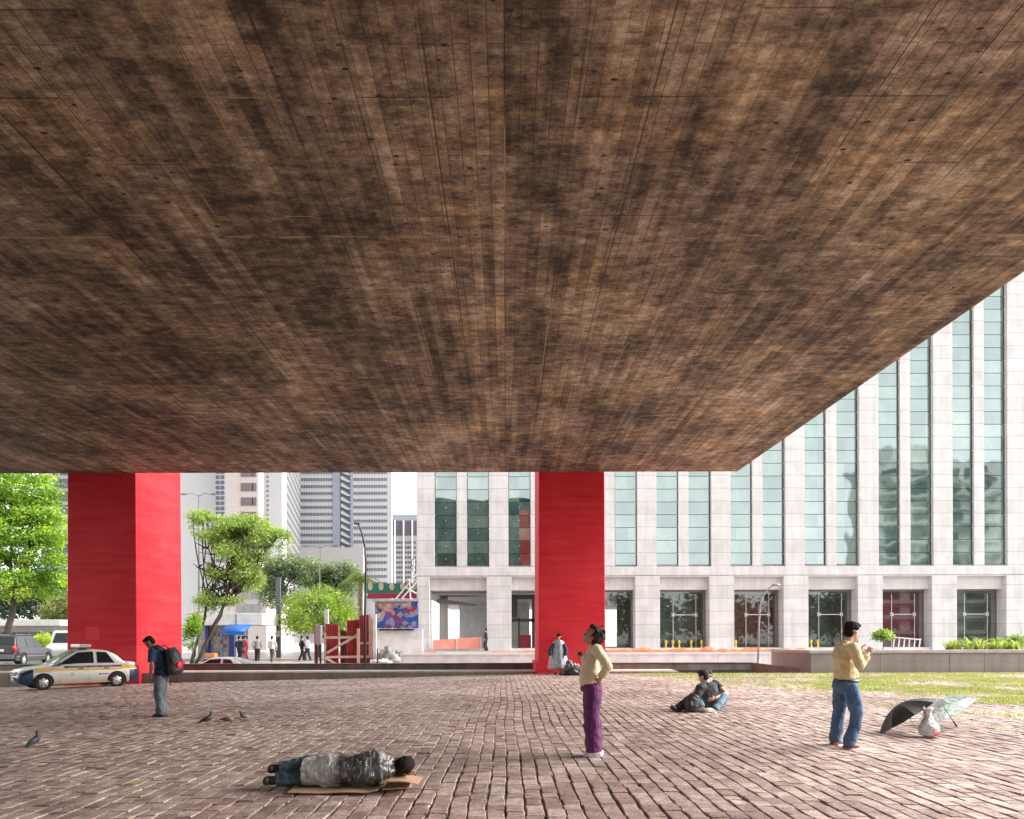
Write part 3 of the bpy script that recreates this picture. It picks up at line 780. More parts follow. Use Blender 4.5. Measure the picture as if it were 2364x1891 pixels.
tree('large bright green tree in tiers filling the far left edge beside the red pillar', g0(14, 48),
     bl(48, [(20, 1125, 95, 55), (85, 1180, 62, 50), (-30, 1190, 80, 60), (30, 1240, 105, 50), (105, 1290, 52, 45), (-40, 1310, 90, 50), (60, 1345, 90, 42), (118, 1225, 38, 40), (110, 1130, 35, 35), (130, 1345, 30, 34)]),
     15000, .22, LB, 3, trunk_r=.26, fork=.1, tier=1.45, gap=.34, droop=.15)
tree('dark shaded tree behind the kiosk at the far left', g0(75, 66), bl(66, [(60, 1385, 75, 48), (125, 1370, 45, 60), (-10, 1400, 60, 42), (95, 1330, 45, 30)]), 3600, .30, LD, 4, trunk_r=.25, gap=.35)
tree('pale yellowish green tree between the kiosk roof and the red pillar', g0(132, 60), bl(60, [(130, 1415, 36, 34), (150, 1400, 30, 34), (118, 1428, 22, 22)]), 2200, .19, LY, 5, trunk_r=.14, gap=.3)
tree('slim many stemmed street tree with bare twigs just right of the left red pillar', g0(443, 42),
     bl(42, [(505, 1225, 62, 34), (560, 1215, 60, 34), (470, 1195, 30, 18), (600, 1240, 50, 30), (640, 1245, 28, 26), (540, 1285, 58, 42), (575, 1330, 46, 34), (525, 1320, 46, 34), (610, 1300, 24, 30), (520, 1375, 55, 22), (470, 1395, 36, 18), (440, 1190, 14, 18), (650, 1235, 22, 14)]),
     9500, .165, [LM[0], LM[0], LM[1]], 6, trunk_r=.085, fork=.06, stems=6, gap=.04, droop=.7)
tree('small bright green shrub at the foot of the many stemmed tree', g0(447, 41), bl(41, [(446, 1455, 16, 30), (440, 1475, 14, 22), (452, 1430, 11, 20)]), 650, .16, LB, 7, trunk_r=.04, name='shrub', gap=.4)
tree('hazy dark green tree under the pale office tower', g0(640, 82), bl(82, [(625, 1330, 42, 40), (665, 1310, 48, 32), (700, 1325, 40, 36), (640, 1375, 45, 34)]), 4200, .30, LF, 8, trunk_r=.25, gap=.3)
tree('hazy olive tree behind the palm under the office tower', g0(765, 84), bl(84, [(745, 1335, 48, 34), (790, 1325, 44, 32), (815, 1345, 30, 36), (760, 1365, 50, 30), (720, 1300, 22, 16)]), 4200, .30, LF, 9, trunk_r=.25, gap=.3)
tree('round bushy green tree behind the red corrugated hoarding', g0(735, 50), bl(50, [(735, 1385, 55, 36), (690, 1400, 45, 34), (785, 1400, 42, 36), (735, 1430, 80, 38), (675, 1440, 34, 30), (800, 1435, 34, 32), (770, 1460, 40, 24)]), 7000, .16, LB[:1]+LM[:2], 10, trunk_r=.16, fork=.1, gap=.25)
tree('small yellow green bush beside the white van', g0(100, 50), bl(50, [(98, 1475, 18, 12), (112, 1478, 14, 12), (88, 1480, 12, 10)]), 420, .16, LY[:1]+LB[:1], 11, trunk_r=.04, name='bush', gap=.4)

# palm
pr = thing('palm_tree', 'palm tree with a drooping feathery head behind the curved lamp post', 'palm', g0(832, 56))
m = MB(); m.smooth = True
zc = P(832, 1340, 56).z
m.tube([(0, 0, -.1), (.05, 0, zc*.3), (-.05, 0, zc*.65), (0, 0, zc)], [.26, .21, .19, .15], 9); m.build('trunk', M('palm_bark', (0.36, 0.28, 0.21), (0.2, 0.15, 0.11), 8, .9), pr)
rnd = random.Random(5)
for k in range(26):
    m = MB(); az = k*2.4; el = rnd.uniform(.1, 1.25); L = rnd.uniform(1.6, 2.3)
    h = Vector((math.cos(az), math.sin(az), 0)); pts = []
    for i in range(9):
        f = i/8; pts.append(Vector((0, 0, zc)) + h*(L*math.cos(el)*f+.3*f*f) + Vector((0, 0, L*math.sin(el)*f-1.5*f*f*L*.55)))
    m.cur = k % 2
    m.tube(pts, [.025-.002*i for i in range(9)], 4)
    sd = h.cross(Vector((0, 0, 1)))
    for i in range(1, 9):
        for s in (-1, 1):
            for q in (0, .5):
                p = pts[i-1].lerp(pts[i], q); t_ = (pts[i]-pts[i-1]).normalized()
                w = .46*(1-.6*(i/8))
                e = p + sd*s*w + t_*.2 - Vector((0, 0, .22)); m.add([p-t_*.03, p+t_*.04, e], [(0, 1, 2)])
    m.build('frond', [LM[0], LM[1]], pr)

# ------------------------------------------------------------------ grass growing through the setts at the right
def grass():
    rnd = random.Random(11); m = MB()
    n = 0
    for _ in range(150000):
        y = 8.5 + 19.4*rnd.random()**.9; x = rnd.uniform(4.5, min(27, .79*y+1.5)) if .79*y+1.5 > 4.6 else 5
        edge = (x - (7.6 + .5*mnoise.noise((y*.5, 1.7, 0)) + (.2 if y < 14 else 0) - max(0, y-17)*.33)) / 3.2
        dn_ = min(1, max(0, edge)) * (.45 + 1.2*mnoise.noise((x*.55, y*.5, 4.2)) + .6*mnoise.noise((x*1.7, y*1.7, 8)))
        if y > 26.8: dn_ = max(dn_, .55*min(1, max(0, x-4.5)))
        if y < 12: dn_ *= max(0, (y-8)/4.5)
        if rnd.random() > dn_*1.25: continue
        row = round(x/.176)*.176 + .088 + rnd.gauss(0, .03); x = row if rnd.random() < .7 else x
        h = rnd.uniform(.02, .06)*(1+.8*max(0, dn_-.4)); w = rnd.uniform(.006, .012)
        a = rnd.uniform(0, 6.28); l = rnd.uniform(.2, .9)*h
        z = gz(x, y)-.02; m.cur = rnd.choice((0, 0, 1, 2))
        dx, dy = math.cos(a), math.sin(a)
        b1, b2 = (x-dy*w, y+dx*w, z), (x+dy*w, y-dx*w, z)
        m.add([b1, b2, (x+dx*l*.4+dy*w*.6, y+dy*l*.4-dx*w*.6, z+h*.65+.02), (x+dx*l, y+dy*l, z+h+.02)], [(0, 1, 2), (0, 2, 3)])
        n += 1
    return m.build('grass', [leaf_mat('grass_blade', (0.27, 0.32, 0.08), .35, (1.1, 1.1, .8)), leaf_mat('grass_blade_dry', (0.38, 0.38, 0.15), .35, (1.1, 1.1, .8)), leaf_mat('grass_blade_deep', (0.22, 0.27, 0.06), .35, (1.1, 1.1, .8))])
tag(grass(), kind='stuff')

# stone planter at the right with plants
pl_ = thing('stone_planter', 'long brown stone planter wall in front of the office block at the right', 'planter', (18, 29, 0))
sm_ = stone_cladding('planter_stone', (0.29, 0.25, 0.23), (0.18, 0.15, 0.138), course=.40, joint=.012, z0=-.02)
def pm(): return local(MB(), pl_)
xp = P(1865, 1475, 29).x
m = pm(); 
for k in range(9):
    a = xp+(26-xp)*k/9; b = xp+(26-xp)*(k+1)/9; m.box(a+.004, b-.004, 28.75+random.uniform(-.008, .008), 29.2, -.1, .80)
m.build('front_wall', sm_, pl_, bevel=.012)
m = pm(); m.box(xp, xp+.4, 29.2, 33.0, -.1, .80); m.build('side_wall', sm_, pl_)
m = pm(); m.box(xp-.03, 26, 28.70, 29.25, .80, .93); m.box(xp-.03, xp+.45, 29.25, 33.0, .80, .93); m.build('coping', M('planter_coping', (0.42, 0.37, 0.345), (0.30, 0.26, 0.24), 2.5), pl_, bevel=.01)
m = pm(); m.box(xp+.4, 26, 29.2, 33, .2, .78); m.build('soil', MT['soil'], pl_)
def strappy(px, y, n, h, label, seed):
    rnd = random.Random(seed); x = (px-CX)/FPX*y; r = thing('strappy_plant', label, 'plant', (x, y, .78)); m = MB()
    for k in range(n):
        a = rnd.uniform(0, 6.28); l = h*rnd.uniform(.6, 1.2); o = Vector((rnd.uniform(-.35, .35), rnd.uniform(-.25, .25), 0)); dr = Vector((math.cos(a), math.sin(a), 0)); sd = Vector((-dr.y, dr.x, 0))
        pts = [o + dr*(l*.75*f*f+.1*f*l) + Vector((0, 0, l*(f*1.15-.45*f*f))) for f in (0, .25, .5, .75, 1)]
        ws = [.03, .035, .03, .02, .002]; m.cur = rnd.randrange(3)
        vs = [q+sd*w*s for q, w in zip(pts, ws) for s in (-1, 1)]
        m.add(vs, [(2*i, 2*i+1, 2*i+3, 2*i+2) for i in range(4)])
    m.build('leaves', [LY[0], LM[0], LM[1]], r)
for i, (px, h, lab) in enumerate(((2205, .75, 'yellow green strap leaved plant at the left end of the row in the planter'), (2250, .9, 'tallest yellow green strap leaved plant in the stone planter'), (2290, .7, 'strap leaved plant just right of the tallest one in the planter'), (2340, .75, 'strap leaved plant at the right picture edge in the planter'))):
    strappy(px, 30.2, 70, h, lab, 20+i)
tree('dark green leafy bush among the strap leaved plants in the planter', ((2330-CX)/FPX*31, 31, .78), bl(31, [(2325, 1488, 30, 16), (2350, 1482, 24, 18)]), 500, .12, LM, 31, trunk_r=.02, name='bush', gap=.4)
tree('small green potted shrub standing on the planter beside the white rack', ((2038-CX)/FPX*31, 31, .78), bl(31, [(2036, 1466, 20, 11), (2028, 1472, 12, 7), (2048, 1472, 12, 8)]), 330, .11, LB, 32, trunk_r=.02, name='shrub', gap=.4)
# white slatted rack leaning in front of a window
wr = thing('white_rack', 'white slatted rack leaning against the dark red shop window', 'rack', ((2095-CX)/FPX*46, 46, 0.6))
m = MB(); wdt = 1.75
for k in range(6): m.cbox((-wdt/2+wdt*k/5, .1, .42), (.07, .05, .75), (0, .12, 0))
m.build('slats', MT['white'], wr)
m = MB(); m.cbox((.03, .05, .8), (wdt+.1, .05, .08), (0, .09, 0)); m.cbox((-.03, .05, .08), (wdt+.1, .05, .08), (0, .09, 0)); m.build('rails', MT['white'], wr)
tag(wr, kind=None)

# ------------------------------------------------------------------ lamps and posts
def curve_lamp(label, base, pts, r, mat, hl, hr):
    rt = thing('street_lamp', label, 'street lamp', base); m = MB(); m.smooth = True
    m.tube(pts, r, 10); m.build('post', mat, rt)
    e = Vector(pts[-1]); m = MB(); m.smooth = True; m.ell(e+Vector(hl), hr, n=12); m.build('lamp_head', M('lamp_head_bronze', (0.16, 0.11, 0.085), rough=.35) if mat is MT['black'] else MT['grey_metal'], rt)
    m = MB(); m.lathe([(.13, 0), (.13, .04), (.08, .07), (.07, .3)], n=10); m.build('base', mat, rt)
d = 36.0; b = P(842, 1532, d); k = FPX/d; q = lambda px, py: ((px-842)/k, 0, (1532-py)/k)
b.z = 0
curve_lamp('tall dark curved street lamp rising above the red corrugated hoarding', b, [q(842, 1533), q(843, 1400), q(845, 1300), q(843, 1255), q(838, 1230), q(832, 1212), q(828, 1204)], [.075, .065, .055, .05, .045, .04, .035], MT['black'], (-.06, 0, .07), (.2, .12, .07))
d = 36.2; b = P(1750, 1536, d); b.z = 0; k = FPX/d; q = lambda px, py: ((px-1750)/k, 0, (1536-py)/k)
curve_lamp('slender grey curved street lamp in front of the office block windows', b, [q(1750, 1536), q(1752, 1450), q(1754, 1410), q(1758, 1385), q(1767, 1367), q(1779, 1355), q(1787, 1351)], [.06, .05, .045, .042, .04, .036, .03], MT['grey_metal'], (.12, 0, .02), (.24, .13, .07))
def arm_lamp(label, px, d, ytop, arms):
    b = P(px, 1475, d); rt = thing('street_lamp', label, 'street lamp', (b.x, d, 0)); zt = P(px, ytop, d).z
    m = MB(); m.tube([(0, 0, 0), (0, 0, zt*.5), (0, 0, zt)], [.1, .08, .05], 8); m.build('post', MT['grey_metal'], rt)
    for s in (-1, 1):
        m = MB(); m.smooth = True; m.tube([(0, 0, zt-.15), (s*arms*.5, 0, zt+.1), (s*arms, 0, zt+.05)], .035, 6); a = m.build('arm', MT['grey_metal'], rt)
        m = MB(); m.smooth = True; m.ell((s*arms*1.25, 0, zt+.05), (arms*.32, .16, .08)); m.build('lamp_head', M('lamp_head_grey', (.22, .23, .24), rough=.4), a)
arm_lamp('tall double armed street lamp right of the left red pillar against the grey tower', 459, 60, 1142, 1.05)
arm_lamp('double armed street lamp in front of the office tower', 739, 70, 1262, 1.2)
m = MB(); m.tube([(0, 0, 0), (0, 0, .95)], .035, 8); m.lathe([(.07, 0), (.07, .03)], n=8); bl_ = m.build('thin_post', MT['black'], None, (P(871, 1475, 36).x, 36, 0)); tag(bl_, 'thin waist high dark post beside the rubble right of the red hoarding', 'post')

# ------------------------------------------------------------------ buildings in the distance
DW = M('distant_window', (0.085, 0.095, 0.115), (0.05, 0.055, 0.07), .15, .3)
def building(label, px0, px1, d, ztop, depth, mat, side=None):
    x0, x1 = (px0-CX)/FPX*d, (px1-CX)/FPX*d
    rt = thing('tower_block', label, 'building', ((x0+x1)/2, d, 0))
    m = local(MB(), rt); m.box(x0, x1, d, d+depth, -1, ztop); m.build('walls', mat, rt)
    return rt, x0, x1
def bands(rt, d, xs, zrows, w, h, mat=DW, cross=False, nm='window_band'):
    for z in zrows:
        m = local(MB(), rt)
        for x in xs: m.box(x-w/2, x+w/2, d-.14, d-.004, z-h/2, z+h/2)
        if cross:
            m.cur = 1
            for x in xs: m.box(x-.09, x+.09, d-.19, d-.145, z-h/2, z+h/2)
            m.cur = 0
        m.build(nm, [mat, mat] if not cross else [mat, M('tower_white', (.44, .45, .465), (.41, .42, .435), .05)], rt)
TW = M('tower_white', (.44, .45, .465), (.41, .42, .435), .05)
d = 300.0; k = FPX/d
rt, x0, x1 = building('broad pale office tower with a grid of small windows and a zigzag outside stair', 690, 905, d, 78, 18, TW)
pz = lambda py, d: CAMH+(CY-py)/FPX*d
rows = [pz(1106+16.0*i, d) for i in range(-4, 11)]; rows2 = [pz(1106+16.0*i, d) for i in range(-4, 18)]
for r_ in rows: bands(rt, d, [x0+(4.5+i*7.85)/k for i in range(10)], [r_], 1.15, 1.25, cross=True)
for r_ in rows2: bands(rt, d, [x0+(130.5+i*7.85)/k for i in range(10)] if r_ > pz(1270, d) else [x0+(161+i*7.85)/k for i in range(6)], [r_], 1.15, 1.25, cross=True)
bgm = M('tower_blue_grey', (.27, .30, .36), (.22, .25, .30), .05)
m = local(MB(), rt); m.box(x0+80/k, x0+96/k, d-.3, d, 0, 78); m.box(x0+120/k, x0+126/k, d-.3, d, 0, 78); m.build('grey_strip', bgm, rt)
m = local(MB(), rt); m.box(x0+96/k, x0+120/k, d-.02, d+.5, 30, 78); m.build('stair_recess', M('stair_recess_dark', (.10, .11, .14)), rt)
for i in range(-4, 11):
    m = local(MB(), rt); z = pz(1106+16.0*i, d)
    a, b = x0+98/k, x0+119/k
    m.prism([(a, z+1.0), (a+.6, z+1.5), (b-.4, z-.6), (b, z-.6), (b, z-1.3), (b-.9, z-1.3), (a, z+.1)], d-.5, d-.05); m.build('stair_flight', TW, rt)
m = local(MB(), rt); m.box((675-CX)/k, (850-CX)/k, d-10, d-6, 0, pz(1270, d)); m.build('podium_block', M('podium_grey', (.42, .405, .405)), rt)

d = 230.0; k = FPX/d
rt, x0, x1 = building('grey office block with a dark window top and white columns beside the stone block', 907, 975, d, pz(1188, d), 15, M('block_mid_grey', (.40, .38, .385), (.33, .32, .32), .1))
m = local(MB(), rt); m.box(x0, x1, d-.4, d, pz(1201, d), pz(1188, d)); m.build('roof_band', bgm, rt)
m = local(MB(), rt); m.box(x0, x1, d-.2, d, pz(1236, d), pz(1203, d)); m.build('dark_window_strip', M('dark_windows', (.09, .085, .11)), rt)
bands(rt, d, [x0+i*5.2/k for i in range(1, 11)], [pz(1252+11.5*i, d) for i in range(9)], .55, .8)
for i in range(4):
    m = local(MB(), rt); xx = x0+(6+20*i)/k; m.box(xx-.2, xx+.2, d-.9, d-.2, 0, pz(1201, d)); m.build('column', MT['white'], rt)

d = 170.0; k = FPX/d
rt, x0, x1 = building('plain light grey tower right of the left red pillar', 405, 500, d, 62, 20, M('tower_pale_grey', (.43, .435, .44), (.40, .405, .41), .05))
rt2, a0, a1 = building('narrow grey tower with stacked window strips beside the beige block', 497, 523, 168, 62, 14, M('tower_strip_grey', (.40, .415, .43), (.36, .37, .39), .1))
bands(rt2, 168, [a0+.7, a0+1.9], [pz(1100+12*i, 168) for i in range(-5, 17)], .9, .85)
d = 150.0; k = FPX/d
rt, x0, x1 = building('beige stone block with dark paired windows above the street tree', 523, 598, d, 58, 3, M('beige_stone', (.44, .385, .365), (.40, .345, .325), .1))
for c_, w in ((561, .7), (575, 1.9), (588, .9)):
    bands(rt, d, [(c_-CX)/k], [pz(1123+33.3*i, d) for i in range(-2, 8)], w, 1.75, M('brown_window', (.15, .11, .11)), nm='window')
m = local(MB(), rt); m.box(x0-.3, x1+.3, d-.5, d, pz(1350, d), pz(1346, d)); m.build('string_course', M('beige_trim', (.5, .45, .43)), rt)
d = 190.0; k = FPX/d
rt, x0, x1 = building('white slab tower with two thin rows of tiny windows', 597, 652, d, 72, 4, M('tower_bright_white', (.40, .395, .40), (.36, .355, .36), .05))
bands(rt, d, [(604-CX)/k, (619-CX)/k], [pz(1110+11*i, d) for i in range(-6, 20)], .5, .55, M('faint_window', (.13, .13, .14)))
# the tower seen at an angle
rt = thing('tower_block', 'white tower seen at an angle with receding rows of windows', 'building', (P(668, 1475, 240).x, 240, 0))
xa, xb = P(648, 1475, 215).x, P(694, 1475, 290).x
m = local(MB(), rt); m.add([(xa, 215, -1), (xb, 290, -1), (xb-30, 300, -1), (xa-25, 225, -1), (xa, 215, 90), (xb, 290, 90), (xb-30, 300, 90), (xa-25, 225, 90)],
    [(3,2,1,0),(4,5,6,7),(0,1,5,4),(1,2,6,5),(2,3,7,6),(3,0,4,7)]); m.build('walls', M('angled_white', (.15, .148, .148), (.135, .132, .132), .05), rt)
for i in range(20):
    z = 14+3.1*i; m = local(MB(), rt)
    nrm = Vector((75, -(xb-xa), 0)).normalized()*.12
    A, B = Vector((xa+(xb-xa)*.02, 215+75*.02, z)), Vector((xa+(xb-xa)*.98, 215+75*.98, z)); U = Vector((0, 0, 1.1))
    m.add([A+nrm, B+nrm, B+nrm+U, A+nrm+U, A, B, B+U, A+U], [(0,1,2,3),(0,4,5,1),(1,5,6,2),(2,6,7,3),(3,7,4,0)])
    m.build('window_band', M('angled_window', (.085, .085, .09)), rt)
d = 100.0; k = FPX/d
rt, x0, x1 = building('white apartment block peeping out behind the bright green tree', 95, 175, d, 40, 14, M('apartment_white', (.36, .36, .36), (.32, .32, .32), .1))
bands(rt, d, [(133-CX)/k, (152-CX)/k], [pz(1113+30*i, d) for i in range(-3, 9)], 1.1, 1.3, nm='window')
# a low pinkish block behind the street tree
rt, x0, x1 = building('low cream block behind the newsstand and street tree', 540, 615, 95, pz(1330, 95), 12, M('cream_block', (.5, .46, .44), (.46, .42, .4), .2))
bands(rt, 95, [(555-CX)/FPX*95, (575-CX)/FPX*95, (595-CX)/FPX*95], [pz(1372, 95), pz(1402, 95)], 1.0, 1.1, M('pale_window', (.3, .3, .32)), nm='window')
# the balconied tower that the green glass mirrors
rt = thing('apartment_tower', 'white balconied apartment tower mirrored in the green glass at the right', 'building', (88, -38, 0))
m = MB(); m.box(-14, 14, -10, 0, 0, 37); m.box(-9, 3, -8, -2, 37, 41); m.build('walls', MT['white'], rt)
for i in range(11):
    m = MB(); z = 3+3.1*i
    for xx in (-11, -5.2, .6, 6.4): m.box(xx, xx+3.6, 0, .1, z, z+1.8)
    m.build('window_band', DW, rt)
    m = MB(); m.box(-13, -1, 0, 1.4, z-.8, z-.1); m.box(3, 12, 0, 1.4, z-.8, z-.1); m.build('balcony', M('balcony_white', (.6, .6, .58)), rt)

mt_ = tree('dark tree mirrored in the ground floor windows of the office block', (16, -34, 0), [(16, -34, 6.5, 4.5, 3.5, 3.6), (18, -33, 4, 3.5, 3, 2.6), (13, -34, 4.5, 3.5, 3, 2.8)], 900, 1.0, LD, 77, trunk_r=.3, gap=.6, group='trees mirrored in the office windows', spray=2)
for i, (x, y, s) in enumerate(((24, -30, 1.1), (31, -36, .95), (39, -31, 1.15), (47, -37, 1.0), (56, -33, 1.2), (8, -52, 1.1), (66, -36, 1.1))):
    c = copy_tree(mt_); c.location = (x, y, 0); c.scale = (s, s, s); c.rotation_euler.z = i*1.3

# unseen trees added left of and behind the slab to keep it in shade
shade_tree = tree('unseen dense dark tree added beside the museum slab to shade it', (-37, -6, 0), [(-37, -6, 9, 5.5, 5.5, 5.5), (-34, -4, 6, 4, 4, 4), (-39, -8, 6, 4, 4, 4)], 1500, 1.1, LD, 78, trunk_r=.35, gap=.8, group='unseen trees added to shade the museum slab', spray=2)
for i, (x, y, s) in enumerate(((-39, -15, 1.15), (-36, -24, 1.0), (-38, -33, 1.1), (-35, -45, 1.0), (-24, -54, 1.1), (-12, -56, 1.0), (0, -58, 1.1))):
    c = copy_tree(shade_tree); c.location = (x, y, 0); c.scale = (s, s, s); c.rotation_euler.z = i*1.7

# ------------------------------------------------------------------ kiosks and stands
kr = thing('white_kiosk', 'long white kiosk with a flat overhanging roof behind the dark estate car', 'kiosk', (P(60, 1475, 54).x, 54, 0))
d = 54; k = FPX/d; xa, xb = P(-70, 0, d).x, P(128, 0, d).x
m = local(MB(), kr); m.box(xa-1, xb+.6, d-.6, d+4, pz(1442, d), pz(1428, d)); m.build('roof', MT['white'], kr, bevel=.03)
m = local(MB(), kr); m.box(xa, xb-.5, d+.4, d+3.5, 0, pz(1442, d)); m.build('wall', M('kiosk_wall', (.46, .44, .43)), kr)
for i in range(6):
    m = local(MB(), kr); a = xa+.5+i*(xb-xa-1)/6; m.box(a, a+.75, d+.3, d+.398, .9, 2.1); m.build('window', DW, kr)
nr = thing('newsstand', 'newsstand with a white fascia and magazine covers on its front right of the street tree', 'newsstand', (P(530, 1475, 47).x, 47, 0))
d = 47; k = FPX/d; X = lambda px: (px-CX)/k
m = local(MB(), nr); m.box(X(448), X(612), d-.5, d+3, pz(1442, d), pz(1415, d)); m.build('roof_fascia', MT['white'], nr, bevel=.02)
m = local(MB(), nr); m.box(X(551), X(553), d-.53, d-.5, pz(1442, d), pz(1416, d)); m.build('fascia_joint', M('joint_grey', (.2, .2, .2)), nr)
m = local(MB(), nr); m.box(X(455), X(540), d+.2, d+2.6, 0, pz(1442, d)); m.build('wall', M('kiosk_wall', (.46, .44, .43)), nr)
blue = M('post_blue', (.02, .035, .20), rough=.4)
for px, w in ((480, 3.5), (537, 6)):
    m = local(MB(), nr); m.box(X(px-w), X(px+w), d-.2, d+.15, 0, pz(1444, d)); m.build('blue_post', blue, nr)
covers = [M('cover_%s' % n, c) for n, c in (('cream', (.5, .46, .42)), ('pink', (.5, .3, .28)), ('grey', (.34, .34, .36)), ('sky', (.3, .38, .45)), ('red', (.45, .1, .09)))]
m = local(MB(), nr); rnd = random.Random(3)
for i in range(8):
    for j in range(7):
        m.cur = rnd.choice((0, 0, 1, 2, 2, 3, 4)); a = X(486+i*5.2); z = .35+j*.27; m.box(a, a+.135, d+.14, d+.19, z, z+.24)
m.build('magazine_rack', covers, nr)
def awning(label, px0, px1, py0, py1, d, mat, dep=1.4):
    X0, X1 = (px0-CX)/FPX*d, (px1-CX)/FPX*d; z0, z1 = pz(py1, d), pz(py0, d)
    r = thing('blue_awning', label, 'awning', ((X0+X1)/2, d, 0)); m = local(MB(), r); m.smooth = True
    n = 8; pr_ = [(d-dep*math.sin(a), z0+(z1-z0)*math.cos(a)) for a in [math.pi/2*i/n for i in range(n+1)]]
    vs = [(x, y, z) for x in (X0, X1) for y, z in pr_]
    m.add(vs, [(i, i+1, n+2+i, n+1+i) for i in range(n)] + [tuple(range(n, -1, -1))+(), tuple(range(n+1, 2*n+2))])
    m.build('canopy', mat, r).modifiers.new('thickness', 'SOLIDIFY').thickness = .02
    m = local(MB(), r); m.box(X0, X1, d-dep-.01, d-dep+.01, z0-.16, z0); m.build('valance', mat, r)
    m = local(MB(), r)
    m.tube([(X0+.05, d-dep+.05, 0), (X0+.05, d-dep+.05, z0)], .03, 6); m.tube([(X1-.05, d-dep+.05, 0), (X1-.05, d-dep+.05, z0)], .03, 6); m.build('posts', blue, r)
awning('bright blue barrel awning on the right end of the newsstand', 532, 583, 1440, 1459, 46.4, M('awning_blue', (.015, .14, .50), (.01, .10, .42), 2, .5))
# grey totem with signs
tr = thing('signal_column', 'tall slate grey column carrying a small traffic light and a round sign', 'signal', (P(642, 1475, 50).x, 50, 0))
d = 50; k = FPX/d
m = local(MB(), tr); m.box((637-CX)/k, (647-CX)/k, d, d+.25, 0, pz(1332, d)); m.build('column', M('slate_grey', (.12, .125, .15), rough=.4), tr, bevel=.02)
m = local(MB(), tr); c = P(640, 1433, d-.1); m.box(c.x-.16, c.x+.16, d-.2, d, c.z-.35, c.z+.4); h = m.build('signal_box', MT['black'], tr)
for dz, nm, cc in ((.22, 'red', (.9, .05, .03)), (-.02, 'amber', (.7, .4, .03))):
    m = local(MB(), tr); m.lathe([(.10, d-.26), (.10, d-.2)], (c.x, 0, c.z+dz), 12, 'y'); m.build('signal_lens', M('lens_'+nm, cc, cc, rough=.3), h)
m = local(MB(), tr); c = P(642, 1463, d-.1); m.lathe([(.24, d-.06), (.24, d-.02)], (c.x, 0, c.z), 16, 'y'); m.build('round_sign', MT['white'], tr)

# red corrugated hoarding with its timber frame
hr_ = thing('corrugated_hoarding', 'broken red corrugated hoarding with pale timber bracing behind the pool', 'hoarding', (P(800, 1475, 38.5).x, 38.5, 0))
d = 38.5; k = FPX/d; X = lambda px: (px-CX)/k
redsheet = M('red_corrugated', (.40, .055, .055), (.27, .03, .035), 1.5, .5); timber = M('pale_timber', (.58, .46, .36), (.46, .35, .27), 4, .8)
def corr(px0, px1, py0a, py0b, py1, dy, mat=redsheet):
    m = local(MB(), hr_); n = max(4, int((px1-px0)/1.3)); vs = []
    for i in range(n+1):
        px = px0+(px1-px0)*i/n; w = .035*math.cos(i*math.pi/1.5)
        top = py0a+(py0b-py0a)*i/n
        vs += [(X(px), d+dy+w, pz(py1, d)), (X(px), d+dy+w, pz(top, d))]
    m.add(vs, [(2*i, 2*i+2, 2*i+3, 2*i+1) for i in range(n)]); o = m.build('corrugated_sheet', mat, hr_); o.modifiers.new('thickness', 'SOLIDIFY').thickness = .012
corr(745, 777, 1438, 1440, 1537, .5); corr(774, 800, 1452, 1458, 1537, 1.1, M('old_red_sheet', (.13, .03, .03), (.08, .02, .02), 2)); corr(796, 828, 1432, 1428, 1537, .45); corr(826, 852, 1420, 1417, 1537, .3); corr(850, 866, 1425, 1430, 1522, .4); corr(721, 730, 1441, 1443, 1535, .35)
def plank(a, b, w=.11, dy=0.0):
    A, B = Vector((X(a[0]), d+dy, pz(a[1], d))), Vector((X(b[0]), d+dy, pz(b[1], d))); m = local(MB(), hr_)
    v = (B-A); ang = math.atan2(v.z, v.x); m.cbox((A+B)/2, (v.length, .05, w), (0, -ang, 0)); m.build('timber_brace', timber, hr_)
plank((748, 1471), (830, 1470), .14, .1); plank((830, 1462), (755, 1506), .13, .02); plank((750, 1516), (872, 1515), .13, .06); plank((752, 1518), (790, 1540), .13, -.02); plank((828, 1450), (828, 1538), .16, -.08); plank((748, 1460), (748, 1536), .10, .2); plank((830, 1484), (872, 1484), .12, .12); plank((853, 1418), (853, 1516), .14, .18)
m = local(MB(), hr_); m.box(X(861), X(869), d-.1, d+.1, 0, pz(1417, d)); m.build('white_post', MT['white'], hr_)
m = local(MB(), hr_); m.box(X(742), X(750), d+.7, d+.9, 0, pz(1404, d)); m.build('white_post', MT['white'], hr_)
m = local(MB(), hr_); m.box(X(729), X(742), d-.1, d+.2, pz(1487, d), pz(1442, d)); m.build('grey_panel', M('panel_grey', (.30, .30, .31)), hr_, bevel=.02)
m = local(MB(), hr_); m.box(X(730), X(733), d-.05, d+.1, 0, pz(1487, d)); m.box(X(738), X(741), d-.05, d+.1, 0, pz(1487, d)); m.build('panel_legs', MT['black'], hr_)

